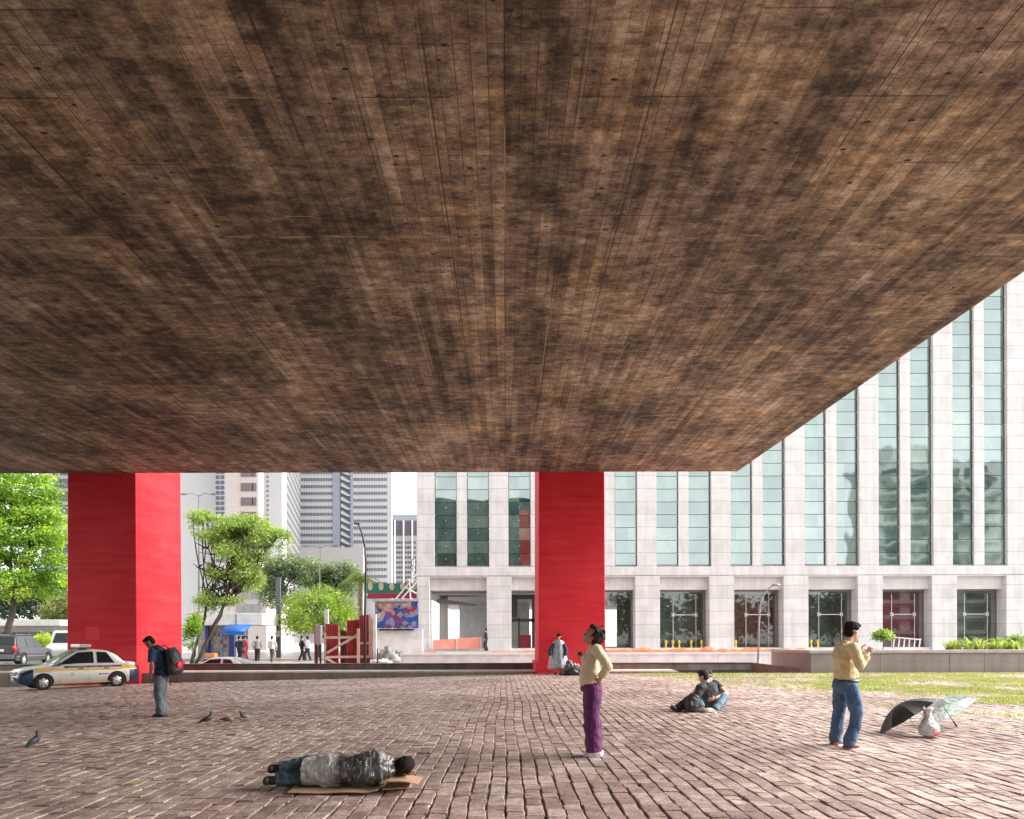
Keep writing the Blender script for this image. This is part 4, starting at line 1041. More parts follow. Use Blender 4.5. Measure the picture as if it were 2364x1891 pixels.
# painted hoarding and the white wall under it (its picture left as plain colour patches)
def mural():
    t = NT('painted_hoarding'); v = t.n('TexVoronoi', {'Vector': t.mapped((1, 0, 1.2)), 'Scale': 1.5, 'Randomness': 1.0}); r = t.n('SeparateXYZ', {'Vector': v.outputs[1]}).outputs[0]
    v2 = t.n('TexVoronoi', {'Vector': t.mapped((1.1, 0, 1), loc=(3, 0, 1)), 'Scale': 3.6}); r2 = t.n('SeparateXYZ', {'Vector': v2.outputs[1]}).outputs[1]
    c1 = t.ramp(r, [(0, (.01, .10, .42)), (.2, (.30, .03, .07)), (.32, (.42, .42, .42)), (.45, (.03, .05, .13)), (.62, (.04, .13, .04)), (.75, (.02, .06, .24)), (.92, (.4, .26, .2))], 'CONSTANT')
    c2 = t.ramp(r2, [(0, (.40, .40, .42)), (.22, (.28, .03, .06)), (.4, (.02, .04, .12)), (.62, (.02, .08, .3)), (.85, (.4, .3, .22))], 'CONSTANT')
    t.bsdf(t.mix(.45, c1, c2), .5); return t.done()
d = 44.0; k = FPX/d; X = lambda px: (px-CX)/k
mu = thing('painted_hoarding', 'bright many coloured painted hoarding between the lamp and the stone block', 'hoarding', (X(915), d, 0))
m = local(MB(), mu); m.box(X(866), X(966), d, d+.12, pz(1450, d), pz(1388, d)); m.build('painted_board', mural(), mu)
m = local(MB(), mu); m.box(X(860), X(968), d-.06, d+.2, pz(1388, d), pz(1383, d)); m.build('top_rail', M('rail_grey', (.42, .42, .43)), mu)
m = local(MB(), mu); m.box(X(875), X(955), d-.05, d+.1, pz(1455, d), pz(1451, d)); m.build('bottom_rail', MT['black'], mu)
m = local(MB(), mu); m.box(X(866), X(975), d+.15, d+.4, 0, pz(1451, d)); m.build('white_wall', MT['white'], mu)
d = 52.0; k = FPX/d; X = lambda px: (px-CX)/k
fr_ = thing('street_banner', 'green and crimson banner with a row of cream ovals above the painted hoarding', 'banner', (X(905), d, 0))
m = local(MB(), fr_); m.box(X(846), X(966), d, d+.1, pz(1369, d), pz(1346, d)); m.build('green_band', M('banner_green', (.02, .20, .13), (.02, .16, .11), 1), fr_)
m = local(MB(), fr_); m.box(X(850), X(966), d-.02, d+.1, pz(1381, d), pz(1369.3, d)); m.build('crimson_band', M('banner_crimson', (.40, .03, .09), (.33, .025, .07), 1), fr_)
for px in (855, 880, 905, 930, 956):
    m = local(MB(), fr_); c = P(px, 1354, d); m.lathe([(1, 0), (1, .03)], n=18, ax='y'); o = m
    o.v = [(v[0]*.19+c.x-fr_.location.x, v[1]-.045 + fr_.location.y*0 - 0, v[2]*.30+c.z) if True else v for v in [(p[0]+fr_.location.x, p[1]+fr_.location.y, p[2]) for p in o.v]]
    m.build('cream_oval', M('banner_cream', (.62, .52, .40)), fr_)
m = local(MB(), fr_)
for px in (866, 962): m.tube([(X(px), d+.2, 0), (X(px), d+.2, pz(1346, d))], .06, 8)
m.build('banner_posts', MT['white'], fr_)
# white pole structure leaning beside the stone block
d = 46.0; k = FPX/d; X = lambda px: (px-CX)/k
wl_ = thing('pole_structure', 'white leaning pole frame with small iron rings left of the stone block', 'frame', (X(945), d, 0))
zz = lambda py: pz(py, d)
for a, b in (((915, 1381), (962, 1325)), ((928, 1381), (963, 1342)), ((945, 1335), (948, 1381)), ((955, 1325), (957, 1290)), ((936, 1355), (962, 1370))):
    m = local(MB(), wl_); m.tube([(X(a[0]), d, zz(a[1])), (X(b[0]), d, zz(b[1]))], .05, 8); m.build('pole', MT['white'], wl_)
for c, r in (((956, 1299), .22), ((957, 1316), .16), ((952, 1309), .1)):
    m = local(MB(), wl_); m.smooth = True; m.tube([(X(c[0])+r*math.cos(a)*.7, d, zz(c[1])+r*1.3*math.sin(a)) for a in [2*math.pi*i/14 for i in range(15)]], .022, 6); m.build('iron_ring', MT['black'], wl_)
m = local(MB(), wl_); m.tube([(X(948), d, 0), (X(948), d, zz(1381))], .06, 8); m.build('pole', MT['white'], wl_)

# rubble
def lump(name, label, cat, c, r, mat, seed, fold=.12):
    m = MB(); m.smooth = True; m.ell((0, 0, r[2]*.55), r, n=24, m=16)
    m.v = [tuple(Vector(v)*(1+fold*mnoise.noise(Vector(v)*3.0/max(r)+Vector((seed, 0, 0)))+fold*.6*mnoise.noise(Vector(v)*7.0/max(r)+Vector((0, seed, 0))))) for v in m.v]
    m.v = [(v[0], v[1], max(0.0, v[2])) for v in m.v]
    return tag(m.build(name, mat, None, c), label, cat)
gsack = M('grey_tarp', (.30, .29, .285), (.17, .165, .165), 3, .5); ws_ = M('white_sack', (.60, .58, .56), (.45, .43, .42), 3, .6); ors = M('orange_scrap', (.55, .17, .07), (.4, .12, .06), 3)
d = 38.2; xx = lambda px: (px-CX)/FPX*d
lump('tarp_heap', 'grey tarpaulin heap lying right of the red corrugated hoarding', 'heap', (xx(898), d, 0), (.62, .5, .62), gsack, 1, .3)
lump('rubble_sack', 'darker grey sack at the right end of the tarpaulin heap', 'sack', (xx(920), d+.1, 0), (.3, .3, .5), M('dark_sack', (.13, .13, .135), rough=.5), 2, .25)
lump('white_sack', 'flat white sack in front of the grey tarpaulin heap', 'sack', (xx(886), d-.6, 0), (.62, .3, .22), ws_, 3, .3)
lump('white_sack', 'white sack on the ground left of the orange scraps', 'sack', (xx(925), d-.4, 0), (.55, .3, .30), ws_, 4, .3)
m = MB()
for i in range(7): m.cbox((random.uniform(-.8, .9), random.uniform(-.2, .2), .06+.09*random.random()), (random.uniform(.5, 1.1), .1, .05), (random.uniform(-.1, .1), random.uniform(-.2, .2), random.uniform(-.4, .4)))
tag(m.build('scrap_timber', ors, None, (xx(937), d-.1, 0)), 'rusty orange scrap boards heaped beside the white sacks', 'scrap')
m = MB(); m.cbox((0, 0, .28), (.5, .06, .04), (0, -.6, .3)); m.cbox((.1, .05, .2), (.6, .05, .04), (0, -.35, -.3)); m.cbox((-.2, 0, .12), (.6, .08, .05), (0, .1, .2))
tag(m.build('white_board_scraps', MT['white'], None, (xx(935), d+.25, 0.05)), 'splintered white board scraps sticking up behind the orange scraps', 'scrap')
tag(lump('cement_bag', 'small blue bag beside the foot of the stone block', 'bag', (xx(962), d-.1, 0), (.2, .2, .2), M('bag_blue', (.12, .25, .5)), 8, .2))
# ------------------------------------------------------------------ vehicles: x forward, y left, z up
GLASS_D = M('car_glass_dark', (.018, .021, .023), (.013, .015, .017), 2, .06)
SCREEN = M('windscreen_sky_tone', (.30, .33, .32), (.22, .25, .245), 3, .08)  # pale base colour stands in for sky reflected in the windscreen
TYRE = M('tyre_rubber', (.018, .018, .018), rough=.8); RIM = M('wheel_cover', (.55, .55, .55), (.45, .45, .45), 8, .35, Metallic=.4)
HOLLOW_SHADE = M('wheel_hollow_shade', (.010, .010, .010), rough=.9); SEAM = M('panel_gap', (.015, .015, .015))  # near black stands in for shade inside wheel arches and rim holes
def smooth_interp(tab, x):
    for (a, va), (b, vb) in zip(tab, tab[1:]):
        if x <= b or (b, vb) == tab[-1]:
            f = min(1, max(0, (x-a)/(b-a))); f = f*f*(3-2*f)*.5+f*.5
            return va+(vb-va)*f
def make_car(name, label, cat, loc, rz, paint, L, Wd, prof, belt, gh, wheels, wr, front_paint=None, rear_paint=None, glass=GLASS_D, detail=True, group=None, zlow=.2, open_front=None):
    """prof: [(x, top z)] of bonnet and boot line; gh: (x rear glass base, x rear roof, x front roof, x screen base, roof z)"""
    rt = thing(name, label, cat, loc, rz, group)
    hw = Wd/2
    def wid(x):
        f = abs(x)/(L/2); return hw*(1-.03*f*f-.16*max(0, f-.80)**1.2*4)
    def low(x):
        f = abs(x)/(L/2); return zlow+.10*max(0, f-.86)/.14
    N = 44; xs = [-L/2+L*i/N for i in range(N+1)]
    m = MB(); m.smooth = True; vs = []; sec = 15
    for x in xs:
        w = wid(x); z0 = low(x); zt = smooth_interp(prof, x); e = abs(x)/(L/2)
        if e > .985: w *= .93
        half = [(w*.86, z0), (w*.97, z0+.07), (w, z0+(zt-z0)*.35), (w*1.0, z0+(zt-z0)*.62), (w*.965, zt-.055), (w*.90, zt-.012), (w*.5, zt+.018)]
        ring = half + [(0, zt+.024)] + [(-y, z) for y, z in reversed(half)]
        vs += [(x, y, z) for y, z in ring]
    fs = [(i*sec+j, (i+1)*sec+j, (i+1)*sec+j+1, i*sec+j+1) for i in range(N) for j in range(sec-1)]
    fs += [(i*sec+sec-1, (i+1)*sec+sec-1, (i+1)*sec, i*sec) for i in range(N)]
    fs += [tuple(range(sec)), tuple(N*sec+j for j in range(sec-1, -1, -1))]
    m.add(vs, fs)
    mats = [paint, front_paint or paint, rear_paint or paint]
    body = m.build('body', mats, rt)
    me = body.data
    for p in me.polygons:
        c = p.center
        if front_paint and c.x > L/2*.80-(.10 if abs(c.y) > hw*.7 else 0) and c.z < belt-.24: p.material_index = 1
        if rear_paint and c.x < -L/2*.80 and c.z < belt-.20: p.material_index = 2
    # cabin
    xr0, xr1, xf1, xf0, zr = gh
    prof_t = [(xr0, belt-.02), (xr0+(xr1-xr0)*.5, belt+(zr-belt)*.62), (xr1, zr-.03), ((xr1+xf1)/2, zr+.012), (xf1, zr-.02), (xf1+(xf0-xf1)*.5, belt+(zr-belt)*.50), (xf0, belt-.02)]
    wt = hw*.74
    def sidept(x, f):
        zt = smooth_interp_lin(prof_t, x); k = max(0, (zt-belt)/(zr-belt)); wtop = hw*.93+(wt-hw*.93)*k
        return Vector((x, hw*.93+(wtop-hw*.93)*f, belt-.03+(zt-belt+.03)*f))
    m = MB(); m.smooth = True; M_ = 24; gx = [xr0+(xf0-xr0)*i/M_ for i in range(M_+1)]; vs = []
    for x in gx:
        a, b = sidept(x, 0), sidept(x, .9); zt = smooth_interp_lin(prof_t, x); c = sidept(x, 1.0)
        ring = [(a.y, a.z), (b.y, b.z), (c.y*.93, zt), (c.y*.5, zt+.015), (0, zt+.02), (-c.y*.5, zt+.015), (-c.y*.93, zt), (-b.y, b.z), (-a.y, a.z)]
        vs += [(x, y, z) for y, z in ring]
    m.add(vs, [(i*9+j, (i+1)*9+j, (i+1)*9+j+1, i*9+j+1) for i in range(M_) for j in range(8)]); m.build('cabin', paint, rt)
    def side_window(x0, x1, s, f0=.10, f1=.86, nm='side_window', xt0=None, xt1=None):
        m = MB(); K = 8; a = []; b = []
        xt0 = x0 if xt0 is None else xt0; xt1 = x1 if xt1 is None else xt1
        for i in range(K+1):
            pa = sidept(x0+(x1-x0)*i/K, f0); pb = sidept(xt0+(xt1-xt0)*i/K, f1)
            n = Vector((0, .012, .004)); a.append(pa+n); b.append(pb+n)
        vs = a+b
        m.add([(v.x, v.y*s, v.z) for v in vs], [(i, i+1, K+2+i, K+1+i) for i in range(K)])
        o = m.build(nm, glass, rt); return o
    xm = (xr1+xf1)/2-.02*L
    for s in (1, -1):
        side_window(xm+.06, xf0-.42*(xf0-xf1)*.45, s, xt1=xf1+.02, xt0=xm+.06)
        side_window(xr0+(xr1-xr0)*.62, xm-.06, s, xt0=xr1+.02, xt1=xm-.06)
    def screen(xa, xb, nm):
        m = MB(); K = 5; rows_ = []
        for i in range(K+1):
            x = xa+(xb-xa)*i/K; zt = smooth_interp_lin(prof_t, x); w = sidept(x, 1.0).y*.90
            nx = .014 if xb < xa else -.014
            rows_.append([(x+nx, w*q, zt+.022+.016*(1-q*q)) for q in (-1, -.5, 0, .5, 1)])
        m.add([v for r in rows_ for v in r], [(i*5+j, i*5+j+1, (i+1)*5+j+1, (i+1)*5+j) for i in range(K) for j in range(4)]); m.smooth = True
        return m.build(nm, glass if nm != 'windscreen' else SCREEN, rt)
    screen(xf0-.06, xf1+.03, 'windscreen'); screen(xr0+.06, xr1-.03, 'rear_window')
    # wheels
    for x in wheels:
        for s in (1, -1):
            m = MB(); m.lathe([(wr*1.17, wid(x)-.30), (wr*1.17, wid(x)+.004)], (x, 0, wr+.01), 26, 'y')
            m.v = [(v[0], v[1]*s, max(v[2], zlow-.02)) for v in m.v]; m.build('wheel_hollow_shade', HOLLOW_SHADE, rt)  # solid dark drum in place of a shaded hollow
            m = MB(); m.smooth = True; wy = wid(x)
            m.lathe([(wr*.62, -.2), (wr*.94, -.2), (wr, -.17), (wr, -.03), (wr*.94, .0), (wr*.66, .005), (wr*.62, -.02)], (0, 0, 0), 26, 'y')
            w = m.build('wheel', TYRE, rt, (x, (wy+.012)*s, wr)); w.rotation_euler = (0, 0, 0 if s > 0 else math.pi)
            m = MB(); m.lathe([(wr*.66, -.03), (wr*.62, -.012), (wr*.30, .004), (wr*.18, .012), (.001, .014)], (0, 0, 0), 26, 'y')
            for q in range(6):
                a = q*math.pi/3; m.cur = 1; m.cbox((wr*.46*math.cos(a), .004, wr*.46*math.sin(a)), (.045, .02, .038), (0, -a, 0)); m.cur = 0
            m.build('rim', [RIM, HOLLOW_SHADE], w)
    def strip(nm, x0, x1, zf0, zf1, mat, s=1, off=.006, K=14, par=None):
        m = MB(); vs = []
        for i in range(K+1):
            x = x0+(x1-x0)*i/K
            for z in (zf0(x), zf1(x)):
                zt = smooth_interp(prof, x); z0 = low(x); r = (z-z0)/(zt-z0)
                y = wid(x)*(1 if r < .62 else 1-.035*(r-.62)/.30 if r < .92 else .965-.3*(r-.92))
                vs.append((x, (y+off)*s, z))
        m.add(vs, [(2*i, 2*i+2, 2*i+3, 2*i+1) for i in range(K)]); o = m.build(nm, mat, par or rt)
        o.modifiers.new('thickness', 'SOLIDIFY').thickness = .003
        return o
    return rt, dict(wid=wid, strip=strip, sidept=sidept, low=low, hw=hw)
def smooth_interp_lin(tab, x):
    for (a, va), (b, vb) in zip(tab, tab[1:]):
        if x <= b or (b, vb) == tab[-1]:
            f = min(1, max(0, (x-a)/(b-a))); return va+(vb-va)*f

silver = M('silver_paint', (.68, .665, .64), (.62, .605, .58), 3, .28, Metallic=.1, Coat_Weight=.5)
navy = M('navy_paint', (.012, .040, .095), (.010, .034, .08), 3, .3, Coat_Weight=.4)
gold = M('golden_yellow_paint', (.80, .42, .02), (.74, .37, .02), 3, .4); dkband = M('dark_band', (.016, .022, .035), rough=.4)
# police saloon parked beside the left pillar
cpos = Vector((P(176, 1475, 26.0).x, 26.0, 0)); cpos.z = gz(cpos.x, cpos.y)
L = 4.2
pol, H = make_car('patrol_car', 'silver and navy patrol car with yellow side stripe parked before the left red pillar', 'car', cpos, R(180+46), silver, L, 1.70,
    [(-2.1, .70), (-2.02, .98), (-1.75, 1.03), (-1.2, 1.02), (.6, .96), (1.1, .94), (1.65, .86), (1.95, .78), (2.06, .71), (2.1, .60)], .97, (-1.62, -.92, .12, 1.0, 1.53), (-1.25, 1.30), .30, navy, navy)
pol.scale = (.94, .94, .94)
st = H['strip']
st('yellow_stripe', -1.98, 1.52, lambda x: .73+.03*math.sin(x)+(.05 if x < -1.3 else 0)-(.14*max(0, x-1.0)), lambda x: .80+.03*math.sin(x)+(.13 if x < -1.45 else 0)+(.02*max(0, x-.9)-.10*max(0, x-1.2)), gold)
st('dark_band', -1.42, .62, lambda x: .835, lambda x: .905-.0*x, dkband, off=.008)
m = MB()
for i in range(15):
    xx = .42-i*.105
    if i in (6, 10): continue
    m.cbox((xx, H['wid'](xx)*.985+.004, .868), (.062, .006, .032), (0, 0, 0))
m.build('band_lettering', M('band_letter_grey', (.38, .38, .40)), pol)
st('sill_stripe', -1.0, 1.0, lambda x: .235, lambda x: .26, gold)
for a, b in ((.78, .786), (-.24, -.235), (-.98, -.976)): st('door_seam', a, b, lambda x: .27, lambda x: .93, SEAM, K=1, off=.009)
for xx in (.04, -.86):
    m = MB(); m.cbox((xx, H['wid'](xx)*.99+.01, .80), (.17, .035, .035)); m.build('door_handle', MT['black'], pol, bevel=.008)
m = MB(); m.lathe([(.035, 0), (.035, .006)], (-.62, H['wid'](-.6)+.003, .56), 12, 'y'); m.cbox((-.82, H['wid'](-.8)+.006, .56), (.26, .006, .03)); m.build('door_emblem', dkband, pol)
m = MB(); m.lathe([(.07, 0), (.07, .004)], (.34, H['wid'](.3)+.004, .58), 14, 'y'); m.build('crest', M('crest_pale', (.55, .53, .46), (.35, .38, .30), 30), pol)
for s in (1, -1):
    m = MB(); m.smooth = True; m.ell((.80, s*.93, 1.0), (.07, .10, .075)); m.tube([(.82, s*.80, .95), (.80, s*.90, .98)], .025, 6); m.build('mirror', navy, pol)
    m = MB(); m.smooth = True; m.ell((1.93, s*.60, .70), (.19, .17, .085), (0, .42, s*-.40)); m.build('headlight', M('headlight_glass', (.62, .62, .58), (.35, .35, .34), 12, .1), pol)
    m = MB(); m.smooth = True; m.ell((-2.0, s*.68, .86), (.10, .11, .13)); m.build('tail_light', M('tail_light_red', (.55, .03, .03), rough=.2), pol)
m = MB(); 
for z in (.60, .67): m.cbox((2.125-.02*(z-.6)/.07, 0, z), (.05, .78, .045))
m.build('grille', MT['black'], pol, bevel=.01)
m = MB(); m.cbox((2.085, 0, .64), (.09, .86, .16)); m.build('grille_surround', M('grille_chrome', (.5, .5, .5), rough=.25, Metallic=.7), pol, bevel=.02)
m = MB(); m.cbox((2.125, 0, .44), (.03, .42, .14)); m.build('number_plate', M('plate_grey', (.55, .55, .56), (.4, .4, .42), 25), pol)
m = MB(); m.cbox((-.16, 0, 1.58), (.22, .06, .07)); m.cbox((-.16, .45, 1.58), (.1, .05, .08)); m.cbox((-.16, -.45, 1.58), (.1, .05, .08)); br = m.build('bar_feet', MT['black'], pol)
m = MB(); m.cbox((-.16, 0, 1.69), (.40, 1.36, .13)); m.build('light_bar', M('light_bar_white', (.62, .58, .54), (.52, .48, .45), 4, .25), pol, bevel=.03)
m = MB(); m.cbox((-.16, 0, 1.615), (.40, 1.30, .02)); m.build('light_bar_tray', MT['black'], pol)
m = MB(); m.smooth = True; m.ell((.15, .35, 1.02), (.14, .2, .16)); m.tube([(.1, .35, .8), (.08, .35, 1.12), (.06, .35, 1.2)], [.16, .13, .07], 8)
m.build('front_seat', M('seat_red_cover', (.35, .04, .04)), pol)

# dark estate car, seen from behind, on the road at the left
dark = M('dark_wine_paint', (.035, .028, .032), (.03, .024, .028), 3, .3, Coat_Weight=.2)
sp = Vector((P(46, 1475, 40.0).x, 40.0, 0))
suv, H2 = make_car('estate_car', 'dark high estate car seen from its rear corner on the wet road at far left', 'car', sp, R(98), dark, 4.2, 1.78,
    [(-2.1, .85), (-2.05, 1.05), (-1.6, 1.06), (.6, 1.05), (1.3, 1.02), (1.85, .92), (2.1, .66)], 1.03, (-2.03, -1.72, .15, .95, 1.70), (-1.28, 1.32), .35, zlow=.27)
for s in (1, -1):
    m = MB(); m.smooth = True; m.ell((-2.02, s*.76, .98), (.12, .12, .2)); m.build('tail_light', M('tail_light_red', (.55, .03, .03)), suv)
    m = MB(); m.tube([(-1.6, s*.58, 1.74), (-.9, s*.58, 1.77), (0, s*.58, 1.75)], .02, 6); m.build('roof_rail', MT['grey_metal'], suv)
    H2['strip']('side_moulding', -1.9, 1.9, lambda x: .52, lambda x: .57, M('moulding_grey', (.25, .25, .26)), s=s)
    H2['strip']('lower_cladding', -2.0, 2.0, lambda x: .30, lambda x: .50, M('cladding_grey', (.06, .06, .065), rough=.5), s=s)
m = MB(); m.cbox((-2.11, 0, .88), (.03, .5, .14)); m.build('number_plate', MT['white'], suv)
m = MB(); m.cbox((-2.10, 0, .52), (.08, 1.5, .26)); m.build('rear_bumper', M('bumper_grey', (.16, .16, .17), rough=.4), suv, bevel=.03)

# white van behind the estate car
vp = Vector((P(172, 1475, 47.0).x, 47.0, 0))
vr = thing('white_van', 'white panel van partly hidden behind the left red pillar', 'van', vp, R(-78))
m = MB(); m.smooth = False
m.prism([(-2.3, .35), (2.35, .35), (2.4, .8), (2.2, 1.05), (1.55, 1.25), (1.15, 1.98), (.9, 2.1), (-2.1, 2.12), (-2.3, 1.95)], -.92, .92); m.build('body', M('van_white', (.50, .51, .50), (.46, .47, .46), 2, .3), vr, bevel=.08)
m = MB(); m.add([(1.585, -.75, 1.24), (1.585, .75, 1.24), (1.20, .68, 1.93), (1.20, -.68, 1.93)], [(0, 1, 2, 3)]); o = m.build('windscreen', GLASS_D, vr); o.modifiers.new('thickness', 'SOLIDIFY').thickness = .02
m = MB(); m.box(-2.325, -2.302, -.7, .7, 1.3, 1.85); m.build('rear_window', M('van_rear_glass', (.30, .33, .33), rough=.15), vr)
m = MB(); m.box(-2.33, -2.302, -.25, .25, .85, .98); m.build('number_plate', M('plate_grey', (.55, .55, .56)), vr)
for s in (-1, 1):
    m = MB(); m.box(-2.33, -2.302, s*.84-.06, s*.84+.06, .8, 1.2); m.build('tail_light', M('tail_light_red', (.55, .03, .03)), vr)
    for x in (-1.5, 1.5):
        m = MB(); m.smooth = True; m.lathe([(.2, -.2), (.33, -.2), (.33, 0), (.2, .01)], (0, 0, 0), 20, 'y'); m.build('wheel', TYRE, vr, (x, s*.93 if s > 0 else -.73, .33))

# pale car on the sunken road, only its roof above the parapet
sc_, H3 = make_car('silver_car', 'silver white car on the sunken road, roof just showing above the parapet', 'car', (P(502, 1475, 34.5).x, 34.5, -.9), R(180-3), M('pearl_paint', (.47, .47, .47), (.44, .44, .44), 2, .25, Coat_Weight=.5), 4.1, 1.68,
    [(-2.05, .75), (-1.95, .98), (-1.5, 1.0), (.6, .97), (1.2, .92), (1.8, .76), (2.05, .55)], .95, (-1.85, -1.0, .05, 1.0, 1.46), (-1.25, 1.28), .3)
sc_.scale = (1, 1, 1)
# small orange hand cart at the kerb
hc = thing('orange_cart', 'small orange and white cart at the kerb in front of the newsstand', 'cart', (P(487, 1475, 42).x, 42, .0))
m = MB(); m.box(-.32, .32, -.25, .25, .35, .62); m.build('tray', M('cart_orange', (.70, .26, .10), rough=.5), hc, bevel=.03)
m = MB(); m.box(-.30, .30, -.23, .23, .18, .34); m.build('body', MT['white'], hc, bevel=.02)
for s in (-1, 1):
    m = MB(); m.lathe([(.14, 0), (.14, .05)], (s*.2, -.28, .14), 14, 'y'); m.build('wheel', TYRE, hc)
# ------------------------------------------------------------------ people and animals
def skin_m(name, c): return M(name, c, tuple(x*.86 for x in c), 9, .5, .05, .004, Subsurface_Weight=.08)
def cloth(name, c, c2=None, scale=9, rough=.85): return M(name, c, c2 or tuple(x*.72 for x in c), scale, rough, .35, .01)
SK1 = skin_m('skin_tan', (.42, .23, .15)); SK2 = skin_m('skin_light', (.55, .34, .25)); SK3 = skin_m('skin_brown', (.26, .14, .09))
HAIR = M('hair_black', (.010, .008, .0075), (.018, .014, .012), 30, .75, .5, .01, Specular_IOR_Level=.08); HAIRB = M('hair_dark_brown', (.040, .022, .018), (.014, .009, .008), 22, .75, .6, .012, Specular_IOR_Level=.25)
EYE = M('eye_dark', (.012, .010, .010), rough=.2)
def frame(f, up=(0, 0, 1)):
    f = Vector(f).normalized(); y = Vector(up).cross(f).normalized(); z = f.cross(y)
    return Matrix((f, y, z)).transposed()
def V3(*a): return Vector(a)
def head_shape(m, c, Rm, k=1.0):
    c = Vector(c); q = lambda x, y, z: c + Rm @ Vector((x*k, y*k, z*k))
    e = lambda p, r, rr=None: m.ell(q(*p), tuple(v*k for v in r), Rm if rr is None else Rm @ Euler(rr).to_matrix(), 16, 10)
    e((-.008, 0, .028), (.098, .077, .092)); e((.022, 0, -.040), (.066, .056, .078)); e((.050, 0, -.094), (.030, .030, .022))
    e((.086, 0, -.018), (.012, .011, .032), (0, -.30, 0)); e((.096, 0, -.036), (.014, .016, .012)); e((.066, 0, .026), (.024, .050, .016))
    e((.078, 0, -.068), (.012, .024, .009)); e((.074, 0, -.080), (.012, .020, .009)); e((.062, .034, -.030), (.022, .020, .022)); e((.062, -.034, -.030), (.022, .020, .022))
    for s in (-1, 1): e((-.010, s*.078, -.012), (.020, .010, .032), (0, .2, s*.35))
def face_parts(root, body, c, Rm, k=1.0):
    c = Vector(c)
    for s in (-1, 1):
        m = MB(); m.smooth = True; m.ell(c + Rm @ Vector((.078*k, s*.033*k, .004*k)), (.010*k, .013*k, .006*k), Rm, 10, 6); m.build('eye', EYE, root)
        m = MB(); m.smooth = True; m.ell(c + Rm @ Vector((.088*k, s*.034*k, .027*k)), (.006*k, .021*k, .0045*k), Rm, 10, 6); m.build('eyebrow', HAIR, root)
    m = MB(); m.smooth = True; m.ell(c + Rm @ Vector((.086*k, 0, -.074*k)), (.006*k, .021*k, .005*k), Rm, 10, 6); m.build('lips', M('lips', (.34, .13, .11), rough=.4), root)
def hand_shape(m, w, d, n, curl=.5, k=1.0, side=1):
    """w wrist, d towards the fingers, n out of the palm; side puts the thumb"""
    w, d, n = Vector(w), Vector(d).normalized(), Vector(n); n = (n - d*n.dot(d)).normalized(); s = d.cross(n)*side
    Rm = Matrix((d, s, n)).transposed()
    m.ell(w+d*.047*k, (.054*k, .039*k, .017*k), Rm, 14, 8)
    for o, L in ((-.029, .060), (-.0095, .074), (.0095, .070), (.029, .054)):
        p = w + d*.086*k + s*o*k; pts = [p-d*.015*k, p]; a = 0.0; dirn = d.copy()
        for i in range(3):
            a += curl*(.7 if i == 0 else .9); v = d*math.cos(a) + n*math.sin(a) + s*o*2.2
            pts.append(pts[-1] + v.normalized()*L*k*(.42, .32, .26)[i])
        m.tube(pts, [.0095*k, .0092*k, .0085*k, .0078*k, .0062*k], 8)
    p = w + d*.022*k + s*.030*k
    m.tube([p, p + (d*.55+s*.75+n*.25).normalized()*.036*k, p + (d*.55+s*.75+n*.25).normalized()*.036*k + (d*.9+s*.25+n*.35).normalized()*.046*k], [.013*k, .011*k, .0075*k], 8)
def arm_shape(m, sh, el, wr, r=(.052, .043, .040, .029)):
    sh, el, wr = Vector(sh), Vector(el), Vector(wr)
    m.tube([sh, sh.lerp(el, .5), el], [r[0], (r[0]+r[1])/2, r[1]], 10); m.ell(el, r[1]*1.02, n=10); m.tube([el, el.lerp(wr, .35), wr], [r[1]*.98, r[2], r[3]], 10)
def leg_shape(m, hip, kn, an, r=(.085, .058, .055, .040)):
    hip, kn, an = Vector(hip), Vector(kn), Vector(an)
    m.tube([hip, hip.lerp(kn, .5), kn], [r[0], (r[0]+r[1])/2*1.02, r[1]], 12); m.ell(kn, r[1], n=12); m.tube([kn, kn.lerp(an, .35), an], [r[1]*.96, r[2]*1.02, r[3]], 12)
def shoe_part(root, an, toe, mat, sole, k=1.0, nm='shoe'):
    an, toe = Vector(an), Vector(toe); d = (toe-an); L = d.length; d.normalize(); s = Vector((-d.y, d.x, 0)); z = Vector((0, 0, 1)); b = an - d*.055*k
    m = MB(); m.smooth = True
    m.tube([b+z*.035, b+d*.10+z*.045, b+d*.17+z*.040, b+d*(L+.03)+z*.028], [(.036*k, .034), (.040*k, .045), (.046*k, .036), (.030*k, .022)], 12, up=(0, 0, 1)); m.ell(an+z*.03, (.045*k, .042*k, .05)); m.ell(b+z*.035, (.036, .036, .033)); m.ell(b+d*(L+.03)+z*.027, (.03, .03, .021))
    sh = m.soft(nm, mat, root, .008, 3)
    m = MB(); m.smooth = True; m.tube([b-d*.034+z*.012, b+d*.06+z*.012, b+d*.15+z*.012, b+d*(L+.02)+z*.012, b+d*(L+.062)+z*.014], [(.026*k, .012), (.037*k, .012), (.049*k, .012), (.040*k, .012), (.012, .010)], 12); m.build('sole', sole, sh)
    return sh
WHITE_SOLE = M('white_sole', (.62, .60, .58), rough=.5); BLACK_SOLE = M('black_sole', (.02, .02, .02), rough=.6)
def person(label, loc, group=None, rz=0.0): return thing('person', label, 'person', loc, rz, group)

